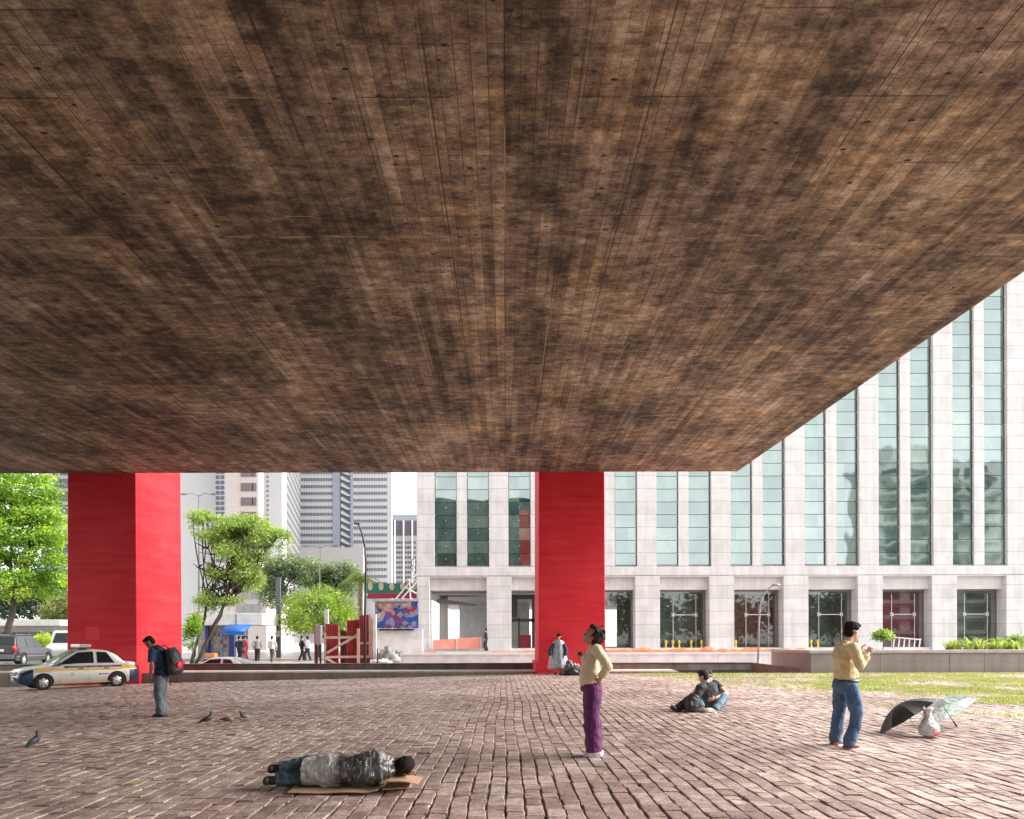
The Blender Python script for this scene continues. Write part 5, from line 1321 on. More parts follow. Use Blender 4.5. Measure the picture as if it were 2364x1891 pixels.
# ---- woman looking up
d = FPX*CAMH/(1745-CY); p0 = P(1366, 1745, d); p0.z = gz(p0.x, p0.y)
wo_ = person('woman in cream top and purple trousers standing, head tilted back to look up', p0)
hc_ = V3(.004, -.01, 1.485); HR = frame((-1, -.06, .48))
b = MB(); b.smooth = True; head_shape(b, hc_, HR, 1.0)
b.tube([V3(.045, 0, 1.30), V3(.048, 0, 1.38), V3(.03, 0, 1.45)], [.062, .052, .052], 12)
b.tube([V3(.0, 0, .86), V3(-.025, 0, 1.0), V3(0, 0, 1.2), V3(.04, 0, 1.33)], [(.13, .09), (.12, .09), (.13, .09), (.12, .06)], 14, up=(1, 0, 0))
for s in (-1, 1):
    leg_shape(b, (.01, s*.085, .86), (.0+.02*s, s*.08, .46), (.035+.02*s, s*.08, .09))
    sh, el, wr = V3(.05, s*.175, 1.325), V3(.165, s*.235, 1.115), V3(.085, s*.165, .975)
    arm_shape(b, sh, el, wr); hand_shape(b, wr, (-.25, -s*.55, -.75), (-.2, -s, .3), .35, 1.0, side=s)
    b.ell((.03+.02*s, s*.08, .05), (.06, .035, .035))
b.soft('body', SK1, wo_, .0065, 3)
face_parts(wo_, b, hc_, HR)
t = MB()
t.tube([V3(-.005, 0, .90), V3(-.02, 0, .96), V3(-.022, 0, 1.06), V3(-.005, 0, 1.2), V3(.03, 0, 1.31), V3(.047, 0, 1.375)], [(.165, .135), (.165, .130), (.155, .118), (.165, .105), (.165, .075), (.075, .066)], 18, up=(1, 0, 0))
t.ell((-.085, .06, 1.19), (.045, .06, .06)); t.ell((-.085, -.06, 1.19), (.045, .06, .06))
for s in (-1, 1):
    sh, el, wr = V3(.045, s*.165, 1.325), V3(.17, s*.235, 1.115), V3(.095, s*.18, .995)
    arm_shape(t, sh, el, wr, (.072, .058, .055, .046)); t.ell(sh, (.07, .07, .065)); t.tube([wr+V3(.004, 0, .03), wr+V3(-.006, 0, -.02)], [.048, .046], 10)
creamc = cloth('cream_jersey', (.62, .52, .36), (.55, .44, .28)); t.soft('top', creamc, wo_, .010, 4, .022, .10)
q = MB(); purple = cloth('purple_cloth', (.115, .008, .095), (.06, .005, .052), 5, .8)
q.tube([V3(0, 0, .80), V3(0, 0, .87), V3(-.008, 0, .935)], [(.155, .135), (.16, .135), (.148, .125)], 18, up=(1, 0, 0))
for s in (-1, 1):
    x = .016*s
    q.tube([V3(.01, s*.065, .86), V3(.005, s*.075, .72), V3(.0+x, s*.08, .5), V3(.018+x, s*.08, .28), V3(.03+x, s*.08, .10), V3(.032+x, s*.08, .065)], [(.13, .105), (.13, .105), (.122, .10), (.112, .10), (.104, .098), (.104, .098)], 16, up=(1, 0, 0))
q.soft('trousers', purple, wo_, .010, 3, .035, .13)
hm = MB()
for c, r in (((-.045, 0, .062), (.085, .088, .085)), ((-.075, .02, .0), (.075, .082, .095)), ((-.085, -.02, -.04), (.06, .075, .06)), ((-.02, 0, .10), (.085, .08, .05)), ((.03, 0, .105), (.05, .06, .04)), ((.045, .01, .118), (.030, .035, .030)), ((-.11, .0, .04), (.05, .07, .07)), ((-.03, -.07, .01), (.05, .028, .05)), ((-.03, .07, .01), (.05, .028, .05))):
    hm.ell(hc_ + HR @ Vector(c), r, HR, 14, 9)
rnd = random.Random(2)
for i in range(46):
    dd = HR @ Vector((rnd.uniform(-1, .35), rnd.uniform(-1, 1), rnd.uniform(-.4, 1))).normalized(); c = hc_ + HR @ Vector((-.045, 0, .035)); hm.tube([c+dd*.07, c+dd*.105+V3(0, 0, .005), c+dd*.125+V3(rnd.uniform(-.02, .02), 0, rnd.uniform(-.03, .02))], [.024, .016, .006], 6)
hm.soft('hair', HAIRB, wo_, .007, 2, .012, .03)
pinkw = M('pale_pink_shoe', (.62, .50, .53), (.52, .40, .44), 5, .5)
for s in (-1, 1): shoe_part(wo_, (.05+.02*s, s*.08, .0), (-.085+.02*s, s*.09, .0), pinkw, WHITE_SOLE)

# ---- man at the right with raised hands
d = FPX*CAMH/(1730-CY); p0 = P(1957, 1730, d); p0.z = 0
mn = person('man in pale yellow shirt and blue jeans standing with both hands raised', p0)
hc_ = V3(.062, .0, 1.525); HR = frame((1, .30, -.04))
b = MB(); b.smooth = True; head_shape(b, hc_, HR, 1.0)
b.tube([V3(-.005, 0, 1.33), V3(.005, 0, 1.40), V3(.035, 0, 1.47)], [.07, .056, .054], 12)
b.tube([V3(0, .03, .86), V3(-.015, .03, 1.05), V3(-.03, .02, 1.25), V3(-.02, .0, 1.36)], [(.12, .10), (.115, .09), (.145, .09), (.13, .06)], 14, up=(.3, .95, 0))
shN, elN, wrN = V3(-.02, -.19, 1.335), V3(.025, -.27, 1.10), V3(.165, -.20, 1.255)
shF, elF, wrF = V3(.03, .20, 1.335), V3(.13, .26, 1.12), V3(.235, .12, 1.27)
arm_shape(b, shN, elN, wrN); arm_shape(b, shF, elF, wrF)
hand_shape(b, wrN, (.55, .25, .75), (.5, .6, -.3), .75, 1.0, side=1); hand_shape(b, wrF, (.1, -.5, .8), (.6, -.6, -.2), .75, 1.0, side=-1)
leg_shape(b, (-.02, -.06, .85), (.075, -.09, .44), (-.03, -.10, .09)); leg_shape(b, (-.03, .10, .85), (-.03, .17, .46), (-.05, .23, .10))
b.soft('body', SK2, mn, .0065, 3); face_parts(mn, b, hc_, HR)
t = MB()
UPM = (.3, .95, 0)
t.tube([V3(.0, .03, .912), V3(-.005, .03, .95), V3(-.02, .03, 1.08), V3(-.045, .02, 1.22), V3(-.035, .005, 1.335), V3(.0, 0, 1.405)], [(.145, .165), (.15, .168), (.14, .16), (.135, .185), (.095, .175), (.066, .075)], 18, up=UPM)
for sh, el, wr in ((shN, elN, wrN), (shF, elF, wrF)):
    arm_shape(t, sh, el, el.lerp(wr, .80), (.076, .062, .056, .046)); t.ell(sh, (.072, .072, .068))
shirt = cloth('pale_yellow_cotton', (.60, .49, .28), (.50, .39, .21)); t.soft('shirt', shirt, mn, .010, 4, .035, .11)
t = MB(); t.smooth = True; t.tube([V3(-.002, .03, .872), V3(-.002, .03, .906)], [(.156, .176), (.155, .175)], 20, up=UPM); t.build('belt', MT['black'], mn)
q = MB(); jeans = cloth('blue_denim', (.035, .085, .17), (.085, .145, .23), 4, .85)
q.tube([V3(-.02, .03, .79), V3(-.015, .03, .85), V3(.0, .03, .90)], [(.148, .168), (.152, .17), (.145, .165)], 18, up=UPM)
q.ell((-.08, .0, .81), (.08, .1, .09))
q.tube([V3(-.005, -.05, .84), V3(.035, -.075, .66), V3(.075, -.09, .46), V3(.04, -.095, .28), V3(-.03, -.10, .10), V3(-.035, -.10, .055)], [.105, .096, .078, .076, .080, .084], 16)
q.tube([V3(-.03, .10, .84), V3(-.025, .14, .66), V3(-.03, .17, .48), V3(-.045, .20, .28), V3(-.05, .23, .11), V3(-.052, .235, .06)], [.105, .096, .078, .076, .080, .084], 16)
q.soft('jeans', jeans, mn, .010, 3, .03, .09)
hm = MB()
for c, r in (((-.020, 0, .060), (.094, .082, .078)), ((-.055, 0, .0), (.058, .076, .078)), ((.035, 0, .096), (.066, .070, .042)), ((.085, 0, .090), (.032, .058, .026)), ((.0, .066, .055), (.05, .02, .042)), ((.0, -.066, .055), (.05, .02, .042)), ((-.02, 0, .115), (.075, .068, .032))):
    hm.ell(hc_ + HR @ Vector(c), r, HR, 14, 9)
hm.soft('hair', HAIR, mn, .007, 2, .010, .03)
shoeb = M('black_red_shoe', (.022, .022, .024), (.40, .035, .04), 7, .5)
shoe_part(mn, (-.035, -.10, .0), (.13, -.06, 0), shoeb, WHITE_SOLE, 1.05); shoe_part(mn, (-.055, .23, .0), (.09, .31, 0), shoeb, WHITE_SOLE, 1.05)

# ---- man with a rucksack bowing his head
d = 13.7; p0 = P(364, 1650, d); p0.z = gz(p0.x, p0.y)
lm = person('man in navy shirt with bowed head and rucksack standing near the left pillar', p0)
hc_ = V3(-.145, -.02, 1.485); HR = frame((-.80, -.12, -.62))
b = MB(); b.smooth = True; head_shape(b, hc_, HR, 1.0)
b.tube([V3(.0, 0, 1.33), V3(-.05, 0, 1.40), V3(-.11, 0, 1.46)], [.07, .056, .054], 12)
b.tube([V3(.08, 0, .82), V3(.085, 0, 1.0), V3(.06, 0, 1.22), V3(.0, 0, 1.36)], [(.12, .09), (.115, .09), (.13, .09), (.12, .06)], 14, up=(1, 0, 0))
for s in (-1, 1):
    sh, el, wr = V3(-.02, s*.18, 1.315), V3(.0, s*.225, 1.06), V3(-.06, s*.15, .86)
    arm_shape(b, sh, el, wr); hand_shape(b, wr, (-.1, -s*.3, -1), (.6, -s*.5, 0), .5, 1.0, side=s)
    leg_shape(b, (.08, s*.085, .82), (.045-.02*s, s*.10, .45), (.085-.03*s, s*.11, .09))
b.soft('body', SK3, lm, .009, 3); face_parts(lm, b, hc_, HR)
t = MB()
t.tube([V3(.085, 0, .80), V3(.085, 0, .88), V3(.085, 0, 1.05), V3(.06, 0, 1.22), V3(.01, 0, 1.34), V3(-.045, 0, 1.40)], [(.15, .145), (.15, .142), (.15, .135), (.16, .125), (.155, .08), (.072, .066)], 18, up=(1, 0, 0))
for s in (-1, 1):
    sh, el = V3(-.02, s*.17, 1.315), V3(-.005, s*.215, 1.10); t.tube([sh, sh.lerp(el, .5), el], [.078, .074, .078], 12); t.ell(sh, .073)
t.soft('shirt', cloth('navy_cotton', (.012, .035, .085), (.008, .022, .055), 5), lm, .012, 3, .03, .12)
q = MB()
q.tube([V3(.08, 0, .74), V3(.08, 0, .84)], [(.145, .13), (.14, .13)], 16, up=(1, 0, 0))
for s in (-1, 1):
    q.tube([V3(.08, s*.07, .80), V3(.06-.01*s, s*.085, .62), V3(.045-.02*s, s*.10, .45), V3(.07-.03*s, s*.105, .26), V3(.09-.03*s, s*.11, .09), V3(.088-.03*s, s*.11, .05)], [.105, .098, .086, .088, .094, .098], 14)
q.soft('jeans', cloth('faded_grey_denim', (.13, .15, .165), (.055, .07, .08), 6), lm, .012, 3, .03, .10)
hm = MB()
for c, r in (((-.015, 0, .055), (.096, .082, .080)), ((-.055, 0, .0), (.055, .076, .075)), ((.04, 0, .09), (.06, .066, .035))): hm.ell(hc_ + HR @ Vector(c), r, HR, 14, 9)
hm.soft('hair', HAIR, lm, .008, 2, .006, .03)
for s in (-1, 1): shoe_part(lm, (.085-.03*s, s*.11, 0), (-.075-.03*s, s*.14, 0), M('grey_black_shoe', (.04, .045, .045), rough=.6), BLACK_SOLE, 1.05)
rk = thing('rucksack', 'bulky black rucksack with a red panel worn on the bowed man\'s back', 'rucksack', p0)
b = MB(); b.tube([V3(.25, 0, 1.36), V3(.30, 0, 1.24), V3(.34, 0, 1.08), V3(.35, 0, .93), V3(.33, 0, .84)], [(.10, .15), (.14, .17), (.155, .18), (.15, .18), (.10, .15)], 16, up=(0, 1, 0)); b.ell((.42, 0, .96), (.09, .13, .11)); b.ell((.40, -.02, 1.14), (.07, .11, .06))
b.soft('pack', cloth('black_nylon', (.014, .014, .015), (.03, .03, .03), 8, .6), rk, .012, 2, .02, .08)
b = MB(); b.ell((.462, -.05, 1.035), (.045, .10, .085)); b.soft('red_panel', cloth('red_nylon', (.62, .02, .03), (.52, .015, .02), 5, .6), rk, .010, 2)
for s in (-1, 1):
    b = MB(); b.smooth = True; b.tube([V3(.22, s*.10, 1.34), V3(.08, s*.12, 1.43), V3(-.05, s*.13, 1.38), V3(-.10, s*.15, 1.24), V3(-.05, s*.17, 1.10), V3(.12, s*.17, 1.0), V3(.26, s*.12, .93)], [(.022, .010)]*7, 8); b.build('shoulder_strap', M('strap_black', (.016, .016, .017), rough=.7), rk)
for x, z, e in ((.26, .84, .70), (.33, .82, .62), (.45, .88, .68)):
    b = MB(); b.smooth = True; b.tube([V3(x, -.12, z), V3(x+.01, -.14, (z+e)/2), V3(x-.02, -.13, e)], [(.010, .004)]*3, 6); b.build('loose_strap', M('strap_brown', (.07, .055, .045)), rk)

# ---- person asleep on cardboard
d = 6.45; p0 = V3(P(770, 1835, d).x, d, 0.006); 
cb = M('cardboard', (.47, .31, .19), (.40, .255, .15), 6, .85, .2, .004)
card = thing('cardboard_sheet', 'flattened brown cardboard lying under the sleeping person', 'cardboard', p0)
def wavy_sheet(x0, x1, y0, y1, n, k, zf):
    m = MB(); vs = [(x0+(x1-x0)*i/n, y0+(y1-y0)*j/k, zf(x0+(x1-x0)*i/n, y0+(y1-y0)*j/k)) for j in range(k+1) for i in range(n+1)]
    m.add(vs, [(j*(n+1)+i, j*(n+1)+i+1, (j+1)*(n+1)+i+1, (j+1)*(n+1)+i) for j in range(k) for i in range(n)]); return m
m = wavy_sheet(-.42, .42, -.06, .62, 24, 12, lambda x, y: .012+.010*mnoise.noise((x*4, y*4, 0))+max(0, x-.3)*.2)
m.build('sheet', cb, card).modifiers.new('thickness', 'SOLIDIFY').thickness = .006
fl = thing('cardboard_flap', 'raised folded cardboard flap serving as the sleeper\'s pillow', 'cardboard', p0)
m = wavy_sheet(.44, .80, -.02, .36, 10, 8, lambda x, y: .105-.22*max(0, x-.62)**1.2-.02*(y-.1)+.012*mnoise.noise((x*5, y*5, 3))-.35*max(0, .50-x))
m.build('flap', cb, fl).modifiers.new('thickness', 'SOLIDIFY').thickness = .007
m = wavy_sheet(.46, .70, .0, .34, 8, 6, lambda x, y: .03+.03*(x-.46)+.01*mnoise.noise((x*5, y*5, 9))); m.build('lower_flap', cb, fl).modifiers.new('thickness', 'SOLIDIFY').thickness = .007
m = MB(); m.box(.49, .70, .14, .34, 0.0, .03); m.build('folded_board', cb, fl)
sl_ = person('person in dark jacket and jeans asleep on one side on cardboard, back to the viewer', p0)
hc_ = V3(.600, .24, .205); HR = frame((.30, .90, .05), (.92, -.28, .28))
b = MB(); b.smooth = True; head_shape(b, hc_, HR, .98)
b.tube([V3(.40, .19, .17), V3(.48, .21, .185), V3(.55, .23, .20)], [.075, .062, .06], 12)
b.tube([V3(-.08, .20, .17), V3(.10, .18, .16), V3(.30, .18, .18), V3(.42, .19, .18)], [(.10, .12), (.09, .11), (.10, .15), (.07, .12)], 14)
for s, z in ((0, .10), (1, .22)):
    leg_shape(b, (-.08, .22, z), (-.30, .42+.05*s, z*.9), (-.60, .24+.10*s, z*.75), (.08, .056, .054, .04))
arm_shape(b, (.38, .24, .30), (.40, .45, .22), (.56, .42, .18)); hand_shape(b, (.57, .42, .18), (.6, -.4, .1), (-.2, -.4, -.5), .4, 1.0)
arm_shape(b, (.40, .26, .09), (.56, .40, .11), (.665, .27, .135)); hand_shape(b, (.67, .265, .135), (.45, -.85, .0), (-.3, 0, 1), .45, 1.0)
b.soft('body', SK3, sl_, .0075, 3); face_parts(sl_, b, hc_, HR, .98)
t = MB()
t.tube([V3(-.16, .20, .17), V3(-.05, .20, .17), V3(.12, .18, .165), V3(.28, .18, .185), V3(.40, .19, .19), V3(.48, .21, .19)], [(.12, .145), (.125, .145), (.13, .135), (.15, .165), (.13, .16), (.07, .08)], 18)
arm_shape(t, (.36, .22, .29), (.38, .46, .20), (.52, .43, .17), (.075, .062, .055, .045)); t.ell((.37, .20, .28), (.09, .10, .085))
t.soft('jacket', cloth('charcoal_jacket', (.018, .018, .021), (.035, .035, .04), 7, .7), sl_, .010, 3, .03, .10)
q = MB()
q.tube([V3(-.02, .20, .17), V3(-.14, .21, .17)], [(.13, .15), (.12, .145)], 16)
for s, z in ((0, .10), (1, .215)):
    q.tube([V3(-.10, .21, z), V3(-.25, .27+.06*s, z*.95), V3(-.36, .24+.08*s, z*.92), V3(-.48, .20+.10*s, z*.85), V3(-.60, .17+.12*s, z*.78)], [.10, .095, .085, .078, .074], 14)
q.soft('jeans', cloth('dark_teal_denim', (.030, .062, .082), (.055, .10, .125), 5), sl_, .010, 2, .06, .08)
for s, z in ((0, .08), (1, .17)):
    m = MB(); m.smooth = True; c = V3(-.65, .15+.13*s, z); m.tube([c+V3(.06, .0, .0), c+V3(-.02, .01, .0), c+V3(-.045, .08, -.01), c+V3(-.05, .17, -.02)], [.042, .046, .042, .028], 12); m.ell(c+V3(-.035, -.01, 0), (.035, .045, .045)); sh = m.soft('shoe', BLACK_SOLE, sl_, .008, 2)
hm = MB()
for c, r in (((-.015, 0, .050), (.100, .086, .088)), ((-.062, 0, .005), (.052, .070, .072)), ((.035, 0, .085), (.065, .07, .04))): hm.ell(hc_ + HR @ Vector(c), r, HR, 16, 10)
hm.soft('hair', HAIR, sl_, .007, 1, .016, .02)
# crumpled translucent plastic drawn over the sleeper
def plastic():
    t = NT('crumpled_plastic')
    cr = t.noise(1.0, 5, .55, vec=t.mapped((11, 3.0, 2.2), rot=(0, .55, .35)), dist=.5); cr2 = t.noise(9, 4, .6, dist=.6)
    h = t.math('ADD', cr, t.math('MULTIPLY', cr2, .35))
    bmp = t.n('Bump', {'Height': h, 'Strength': 1.0, 'Distance': .05}).outputs[0]
    x, y, z = t.xyz()
    fold_highlight = t.ramp(t.math('ABSOLUTE', t.math('SUBTRACT', cr, .5)), [(0, .75), (.012, .25), (.03, 0)])  # white streak highlights painted along the folds
    milky_and_highlight = t.math('ADD', t.ramp(t.math('ADD', x, t.math('MULTIPLY', cr, .22)), [(0, .55), (.03, .50), (.14, .02)]), t.math('MULTIPLY', fold_highlight, .5))  # cloudy plastic at the hips plus the painted fold highlights
    d_ = t.n('BsdfDiffuse', {'Color': (.62, .60, .58, 1)}).outputs[0]; tr = t.n('BsdfTransparent', {'Color': (.86, .86, .87, 1)}).outputs[0]
    g = t.n('BsdfGlossy', {'Color': (1, 1, 1, 1), 'Roughness': .2, 'Normal': bmp}).outputs[0]
    fr_ = t.n('LayerWeight', {'Blend': .28, 'Normal': bmp}).outputs[0]
    a = t.n('MixShader', {0: t.math('MINIMUM', milky_and_highlight, .85), 1: tr, 2: d_}).outputs[0]
    return t.done(t.n('MixShader', {0: t.math('MINIMUM', t.math('ADD', t.math('MULTIPLY', fr_, .45), .06), .6), 1: a, 2: g}).outputs[0])
pc_ = thing('plastic_sheet', 'crumpled translucent plastic sheet wrapped over the sleeping person', 'plastic sheet', p0)
m = MB()
m.tube([V3(-.34, .22, .155), V3(-.22, .22, .16), V3(-.08, .20, .17), V3(.05, .19, .17), V3(.18, .18, .17), V3(.30, .18, .19), V3(.41, .19, .20), V3(.50, .215, .195), V3(.535, .225, .195)], [(.15, .135), (.16, .145), (.165, .165), (.155, .155), (.155, .150), (.175, .175), (.165, .175), (.12, .13), (.10, .11)], 24)
m.tube([V3(-.02, .22, .27), V3(.03, .20, .315)], [.08, .045], 12); m.ell((.36, .18, .30), (.11, .11, .085))
ob = m.soft('sheet', plastic(), pc_, .010, 3, .04, .11)
m = ob.modifiers.new('crumple', 'DISPLACE'); tx_ = bpy.data.textures.new('crumple', 'MARBLE'); tx_.noise_scale = .09; tx_.turbulence = 7; m.texture = tx_; m.strength = .012; m.mid_level = .5

# ---- couple sitting on the ground
d = 13.6; p0 = P(1612, 1645, d); p0.z = 0.0
ca = person('seated person in black cap and dark grey jumper embracing a companion, seen from behind', p0)
hc_ = V3(.10, .0, .70); HR = frame((-.80, .45, -.12))
b = MB(); b.smooth = True; head_shape(b, hc_, HR, 1.0); b.tube([V3(.17, .02, .53), V3(.15, .01, .60), V3(.12, 0, .66)], [.065, .055, .052], 12)
b.tube([V3(.12, .05, .12), V3(.16, .03, .30), V3(.19, .02, .48), V3(.18, .02, .55)], [(.14, .10), (.14, .10), (.15, .10), (.12, .07)], 14)
leg_shape(b, (.10, -.02, .11), (-.20, -.04, .15), (-.44, -.14, .06)); leg_shape(b, (.10, .10, .11), (-.16, .22, .20), (-.40, .10, .06))
arm_shape(b, (.06, -.10, .50), (-.05, -.10, .32), (.14, .16, .30)); arm_shape(b, (.26, .06, .50), (.34, .26, .36), (.30, .36, .40)); hand_shape(b, (.14, .16, .30), (.8, .4, 0), (0, 1, 0), .5); hand_shape(b, (.30, .36, .40), (-.6, .3, .2), (-.5, -.5, 0), .5)
b.soft('body', SK2, ca, .009, 3); face_parts(ca, b, hc_, HR)
t = MB(); t.tube([V3(.12, .05, .13), V3(.15, .03, .28), V3(.19, .02, .44), V3(.19, .02, .53), V3(.165, .01, .585)], [(.185, .15), (.20, .16), (.22, .165), (.18, .13), (.068, .066)], 18)
arm_shape(t, (.04, -.08, .49), (-.06, -.12, .32), (.06, .06, .29), (.10, .085, .07, .055)); arm_shape(t, (.30, .05, .49), (.35, .25, .36), (.31, .33, .39), (.085, .07, .06, .05)); t.ell((.06, -.07, .48), .09); t.ell((.28, .04, .48), .09)
t.soft('jumper', cloth('dark_grey_jumper', (.035, .037, .042), (.055, .058, .065), 6), ca, .011, 4, .03, .12)
t = MB(); t.smooth = True; t.tube([V3(.175, .012, .565), V3(.16, .008, .598)], [.075, .070], 14); t.build('white_collar', MT['white'], ca)
q = MB(); q.tube([V3(.14, .05, .11), V3(.02, .04, .12)], [(.17, .12), (.15, .11)], 14)
q.tube([V3(.06, -.02, .12), V3(-.20, -.05, .16), V3(-.34, -.10, .10), V3(-.45, -.14, .065)], [.10, .085, .068, .060], 14); q.tube([V3(.06, .10, .12), V3(-.16, .22, .21), V3(-.30, .15, .12), V3(-.40, .10, .065)], [.10, .085, .068, .06], 14)
q.soft('trousers', cloth('black_trousers', (.012, .012, .014), (.022, .022, .025), 6), ca, .011, 3, .02, .1)
shoe_part(ca, (-.45, -.14, .0), (-.58, -.20, .05), M('black_boot', (.012, .012, .013), rough=.5), BLACK_SOLE, 1.1); shoe_part(ca, (-.42, .10, .0), (-.55, .06, .05), M('black_boot', (.012, .012, .013), rough=.5), BLACK_SOLE, 1.1)
hm = MB()
for c, r in (((-.012, 0, .048), (.108, .096, .090)), ((-.05, 0, .0), (.072, .09, .095)), ((.03, 0, .07), (.075, .08, .05))): hm.ell(hc_ + HR @ Vector(c), r, HR, 16, 10)
hm.soft('cap', cloth('black_knit_cap', (.010, .010, .012), (.02, .02, .024), 20), ca, .009, 2)
cbp = person('dark haired person in black tee and jeans hugging the capped companion', p0)
hc_ = V3(.285, .34, .70); HR = frame((-.62, -.70, -.1))
b = MB(); b.smooth = True; head_shape(b, hc_, HR, .98); b.tube([V3(.36, .36, .52), V3(.33, .36, .60), V3(.30, .35, .66)], [.065, .054, .052], 12)
b.tube([V3(.42, .34, .10), V3(.42, .36, .3), V3(.39, .36, .46), V3(.37, .36, .53)], [(.14, .10), (.13, .10), (.14, .10), (.12, .06)], 14)
elb = V3(.575, .06, .345); wrb = V3(.30, -.125, .265); arm_shape(b, (.45, .24, .50), elb, wrb, (.054, .047, .042, .031)); hand_shape(b, wrb, (-.8, -.05, -.15), (.1, .9, 0), .35, 1.05, side=-1)
arm_shape(b, (.24, .44, .48), (.0, .30, .36), (-.02, .02, .33))
leg_shape(b, (.42, .28, .10), (.50, -.04, .30), (.28, -.22, .07)); leg_shape(b, (.34, .38, .10), (-.02, .16, .30), (.02, -.18, .08))
b.soft('body', SK2, cbp, .009, 3); face_parts(cbp, b, hc_, HR)
t = MB(); t.tube([V3(.43, .34, .10), V3(.43, .36, .28), V3(.41, .36, .44), V3(.39, .36, .52), V3(.35, .36, .575)], [(.17, .13), (.165, .13), (.185, .125), (.15, .09), (.066, .066)], 16)
t.tube([V3(.44, .25, .50), V3(.50, .16, .43)], [.085, .08], 12); t.tube([V3(.24, .42, .48), V3(.12, .36, .42)], [.085, .075], 12); t.soft('tee', cloth('black_cotton', (.012, .012, .014), (.02, .02, .024), 6), cbp, .011, 3, .02, .1)
q = MB(); q.tube([V3(.46, .33, .11), V3(.40, .26, .12)], [(.17, .12), (.15, .12)], 14)
q.tube([V3(.47, .26, .13), V3(.53, .08, .24), V3(.50, -.04, .29), V3(.39, -.14, .18), V3(.30, -.21, .10), V3(.27, -.225, .07)], [.105, .092, .08, .074, .068, .07], 14)
q.tube([V3(.34, .30, .13), V3(.10, .14, .26), V3(.0, .02, .30), V3(.01, -.10, .18), V3(.02, -.17, .10)], [.10, .09, .08, .072, .068], 14)
q.soft('jeans', cloth('pale_blue_denim', (.11, .19, .28), (.19, .28, .37), 5), cbp, .011, 3, .025, .09)
for an, toe in (((.20, -.25, .0), (.02, -.31, .03)), ((.02, -.20, .0), (.18, -.27, .0))):
    shoe_part(cbp, an, toe, M('cream_trainer', (.56, .50, .42), (.48, .42, .35), 5, .6), WHITE_SOLE, 1.1)
hm = MB()
for c, r in (((-.015, 0, .050), (.100, .086, .085)), ((-.055, 0, .0), (.06, .08, .08)), ((.04, 0, .085), (.065, .072, .04))): hm.ell(hc_ + HR @ Vector(c), r, HR, 16, 10)
hm.soft('hair', HAIRB, cbp, .008, 2, .008, .03)
bgp = V3(p0.x-.15, p0.y-.20, 0); bb = thing('black_backpack', 'black backpack resting on the ground beside the embracing couple', 'backpack', bgp); bb.scale = (.78, .78, .88)
b = MB(); b.tube([V3(-.05, 0, .02), V3(-.04, 0, .16), V3(.0, 0, .30), V3(.03, 0, .40)], [(.13, .17), (.15, .19), (.13, .17), (.07, .10)], 14, up=(1, 0, 0)); b.ell((-.10, -.08, .18), (.08, .10, .10)); b.soft('pack', cloth('black_nylon', (.014, .014, .015)), bb, .011, 2, .03, .07)
b = MB(); b.smooth = True; b.tube([V3(.02, -.08, .42), V3(.0, -.15, .48), V3(-.05, -.12, .42)], [(.018, .008)]*3, 8); b.build('carry_strap', M('strap_black', (.016, .016, .017)), bb)

# ---- caped figure against the central pillar
d = 27.55; p0 = P(1288, 1556, d); p0.z = gz(p0.x, p0.y)
cp = person('figure in a silver grey cape with navy sleeves leaning on the central red pillar', p0)
hc_ = V3(.045, -.02, 1.535); HR = frame((-.25, -.85, -.35))
b = MB(); b.smooth = True; head_shape(b, hc_, HR, 1.0); b.tube([V3(.03, .03, 1.36), V3(.04, .01, 1.44), V3(.045, 0, 1.49)], [.065, .055, .052], 12)
b.tube([V3(0, .05, .8), V3(.01, .05, 1.1), V3(.03, .04, 1.38)], [(.12, .10), (.13, .10), (.15, .08)], 14)
for s in (-1, 1): leg_shape(b, (s*.09, .05, .8), (s*.10, .03, .44), (s*.10, .05, .08)); arm_shape(b, (.03+s*.17, .04, 1.33), (.0+s*.30, -.02, 1.02), (-.02+s*.27, -.12, .80)); hand_shape(b, (-.02+s*.27, -.12, .80), (0, -.1, -1), (-s, 0, 0), .4)
b.soft('body', SK2, cp, .010, 3); face_parts(cp, b, hc_, HR)
t = MB(); n = 40; vs = []; prof_ = [(.40, .24, .23), (.395, .235, .30), (.36, .215, .55), (.31, .19, .80), (.265, .165, 1.02), (.235, .145, 1.2), (.20, .12, 1.33), (.10, .085, 1.41), (.07, .07, 1.43)]
for i, (rx, ry, z) in enumerate(prof_):
    for j in range(n):
        a = 2*math.pi*j/n; f = 1 + (.10*(1-i/8))*math.sin(a*9+.6*i)*.9 + .05*math.sin(a*5+1); vs.append((.0+rx*math.cos(a)*f+.03*(z/1.4), .02+ry*math.sin(a)*f, z+.02*math.sin(a*3)*(1-i/8)))
t.add(vs, [(i*n+j, i*n+(j+1) % n, (i+1)*n+(j+1) % n, (i+1)*n+j) for i in range(len(prof_)-1) for j in range(n)])
o = t.build('cape', M('silver_cape', (.40, .41, .44), (.26, .27, .30), 6, .35, .3, .02, Metallic=.25), cp, smooth=True); o.modifiers.new('thickness', 'SOLIDIFY').thickness = .01
for s in (-1, 1):
    t = MB(); arm_shape(t, (.03+s*.18, -.04, 1.24), (.0+s*.33, -.06, .98), (-.02+s*.30, -.14, .78), (.08, .085, .08, .075)); t.soft('sleeve', cloth('navy_cotton', (.012, .035, .085)), cp, .014, 2)
hm = MB()
for c, r in (((-.01, 0, .055), (.100, .088, .085)), ((-.055, 0, .0), (.06, .085, .10)), ((.03, 0, .085), (.07, .075, .04)), ((-.03, .06, -.05), (.05, .035, .09)), ((-.03, -.06, -.05), (.05, .035, .09))): hm.ell(hc_ + HR @ Vector(c), r, HR, 14, 9)
hm.soft('hair', HAIR, cp, .010, 2, .01, .03)
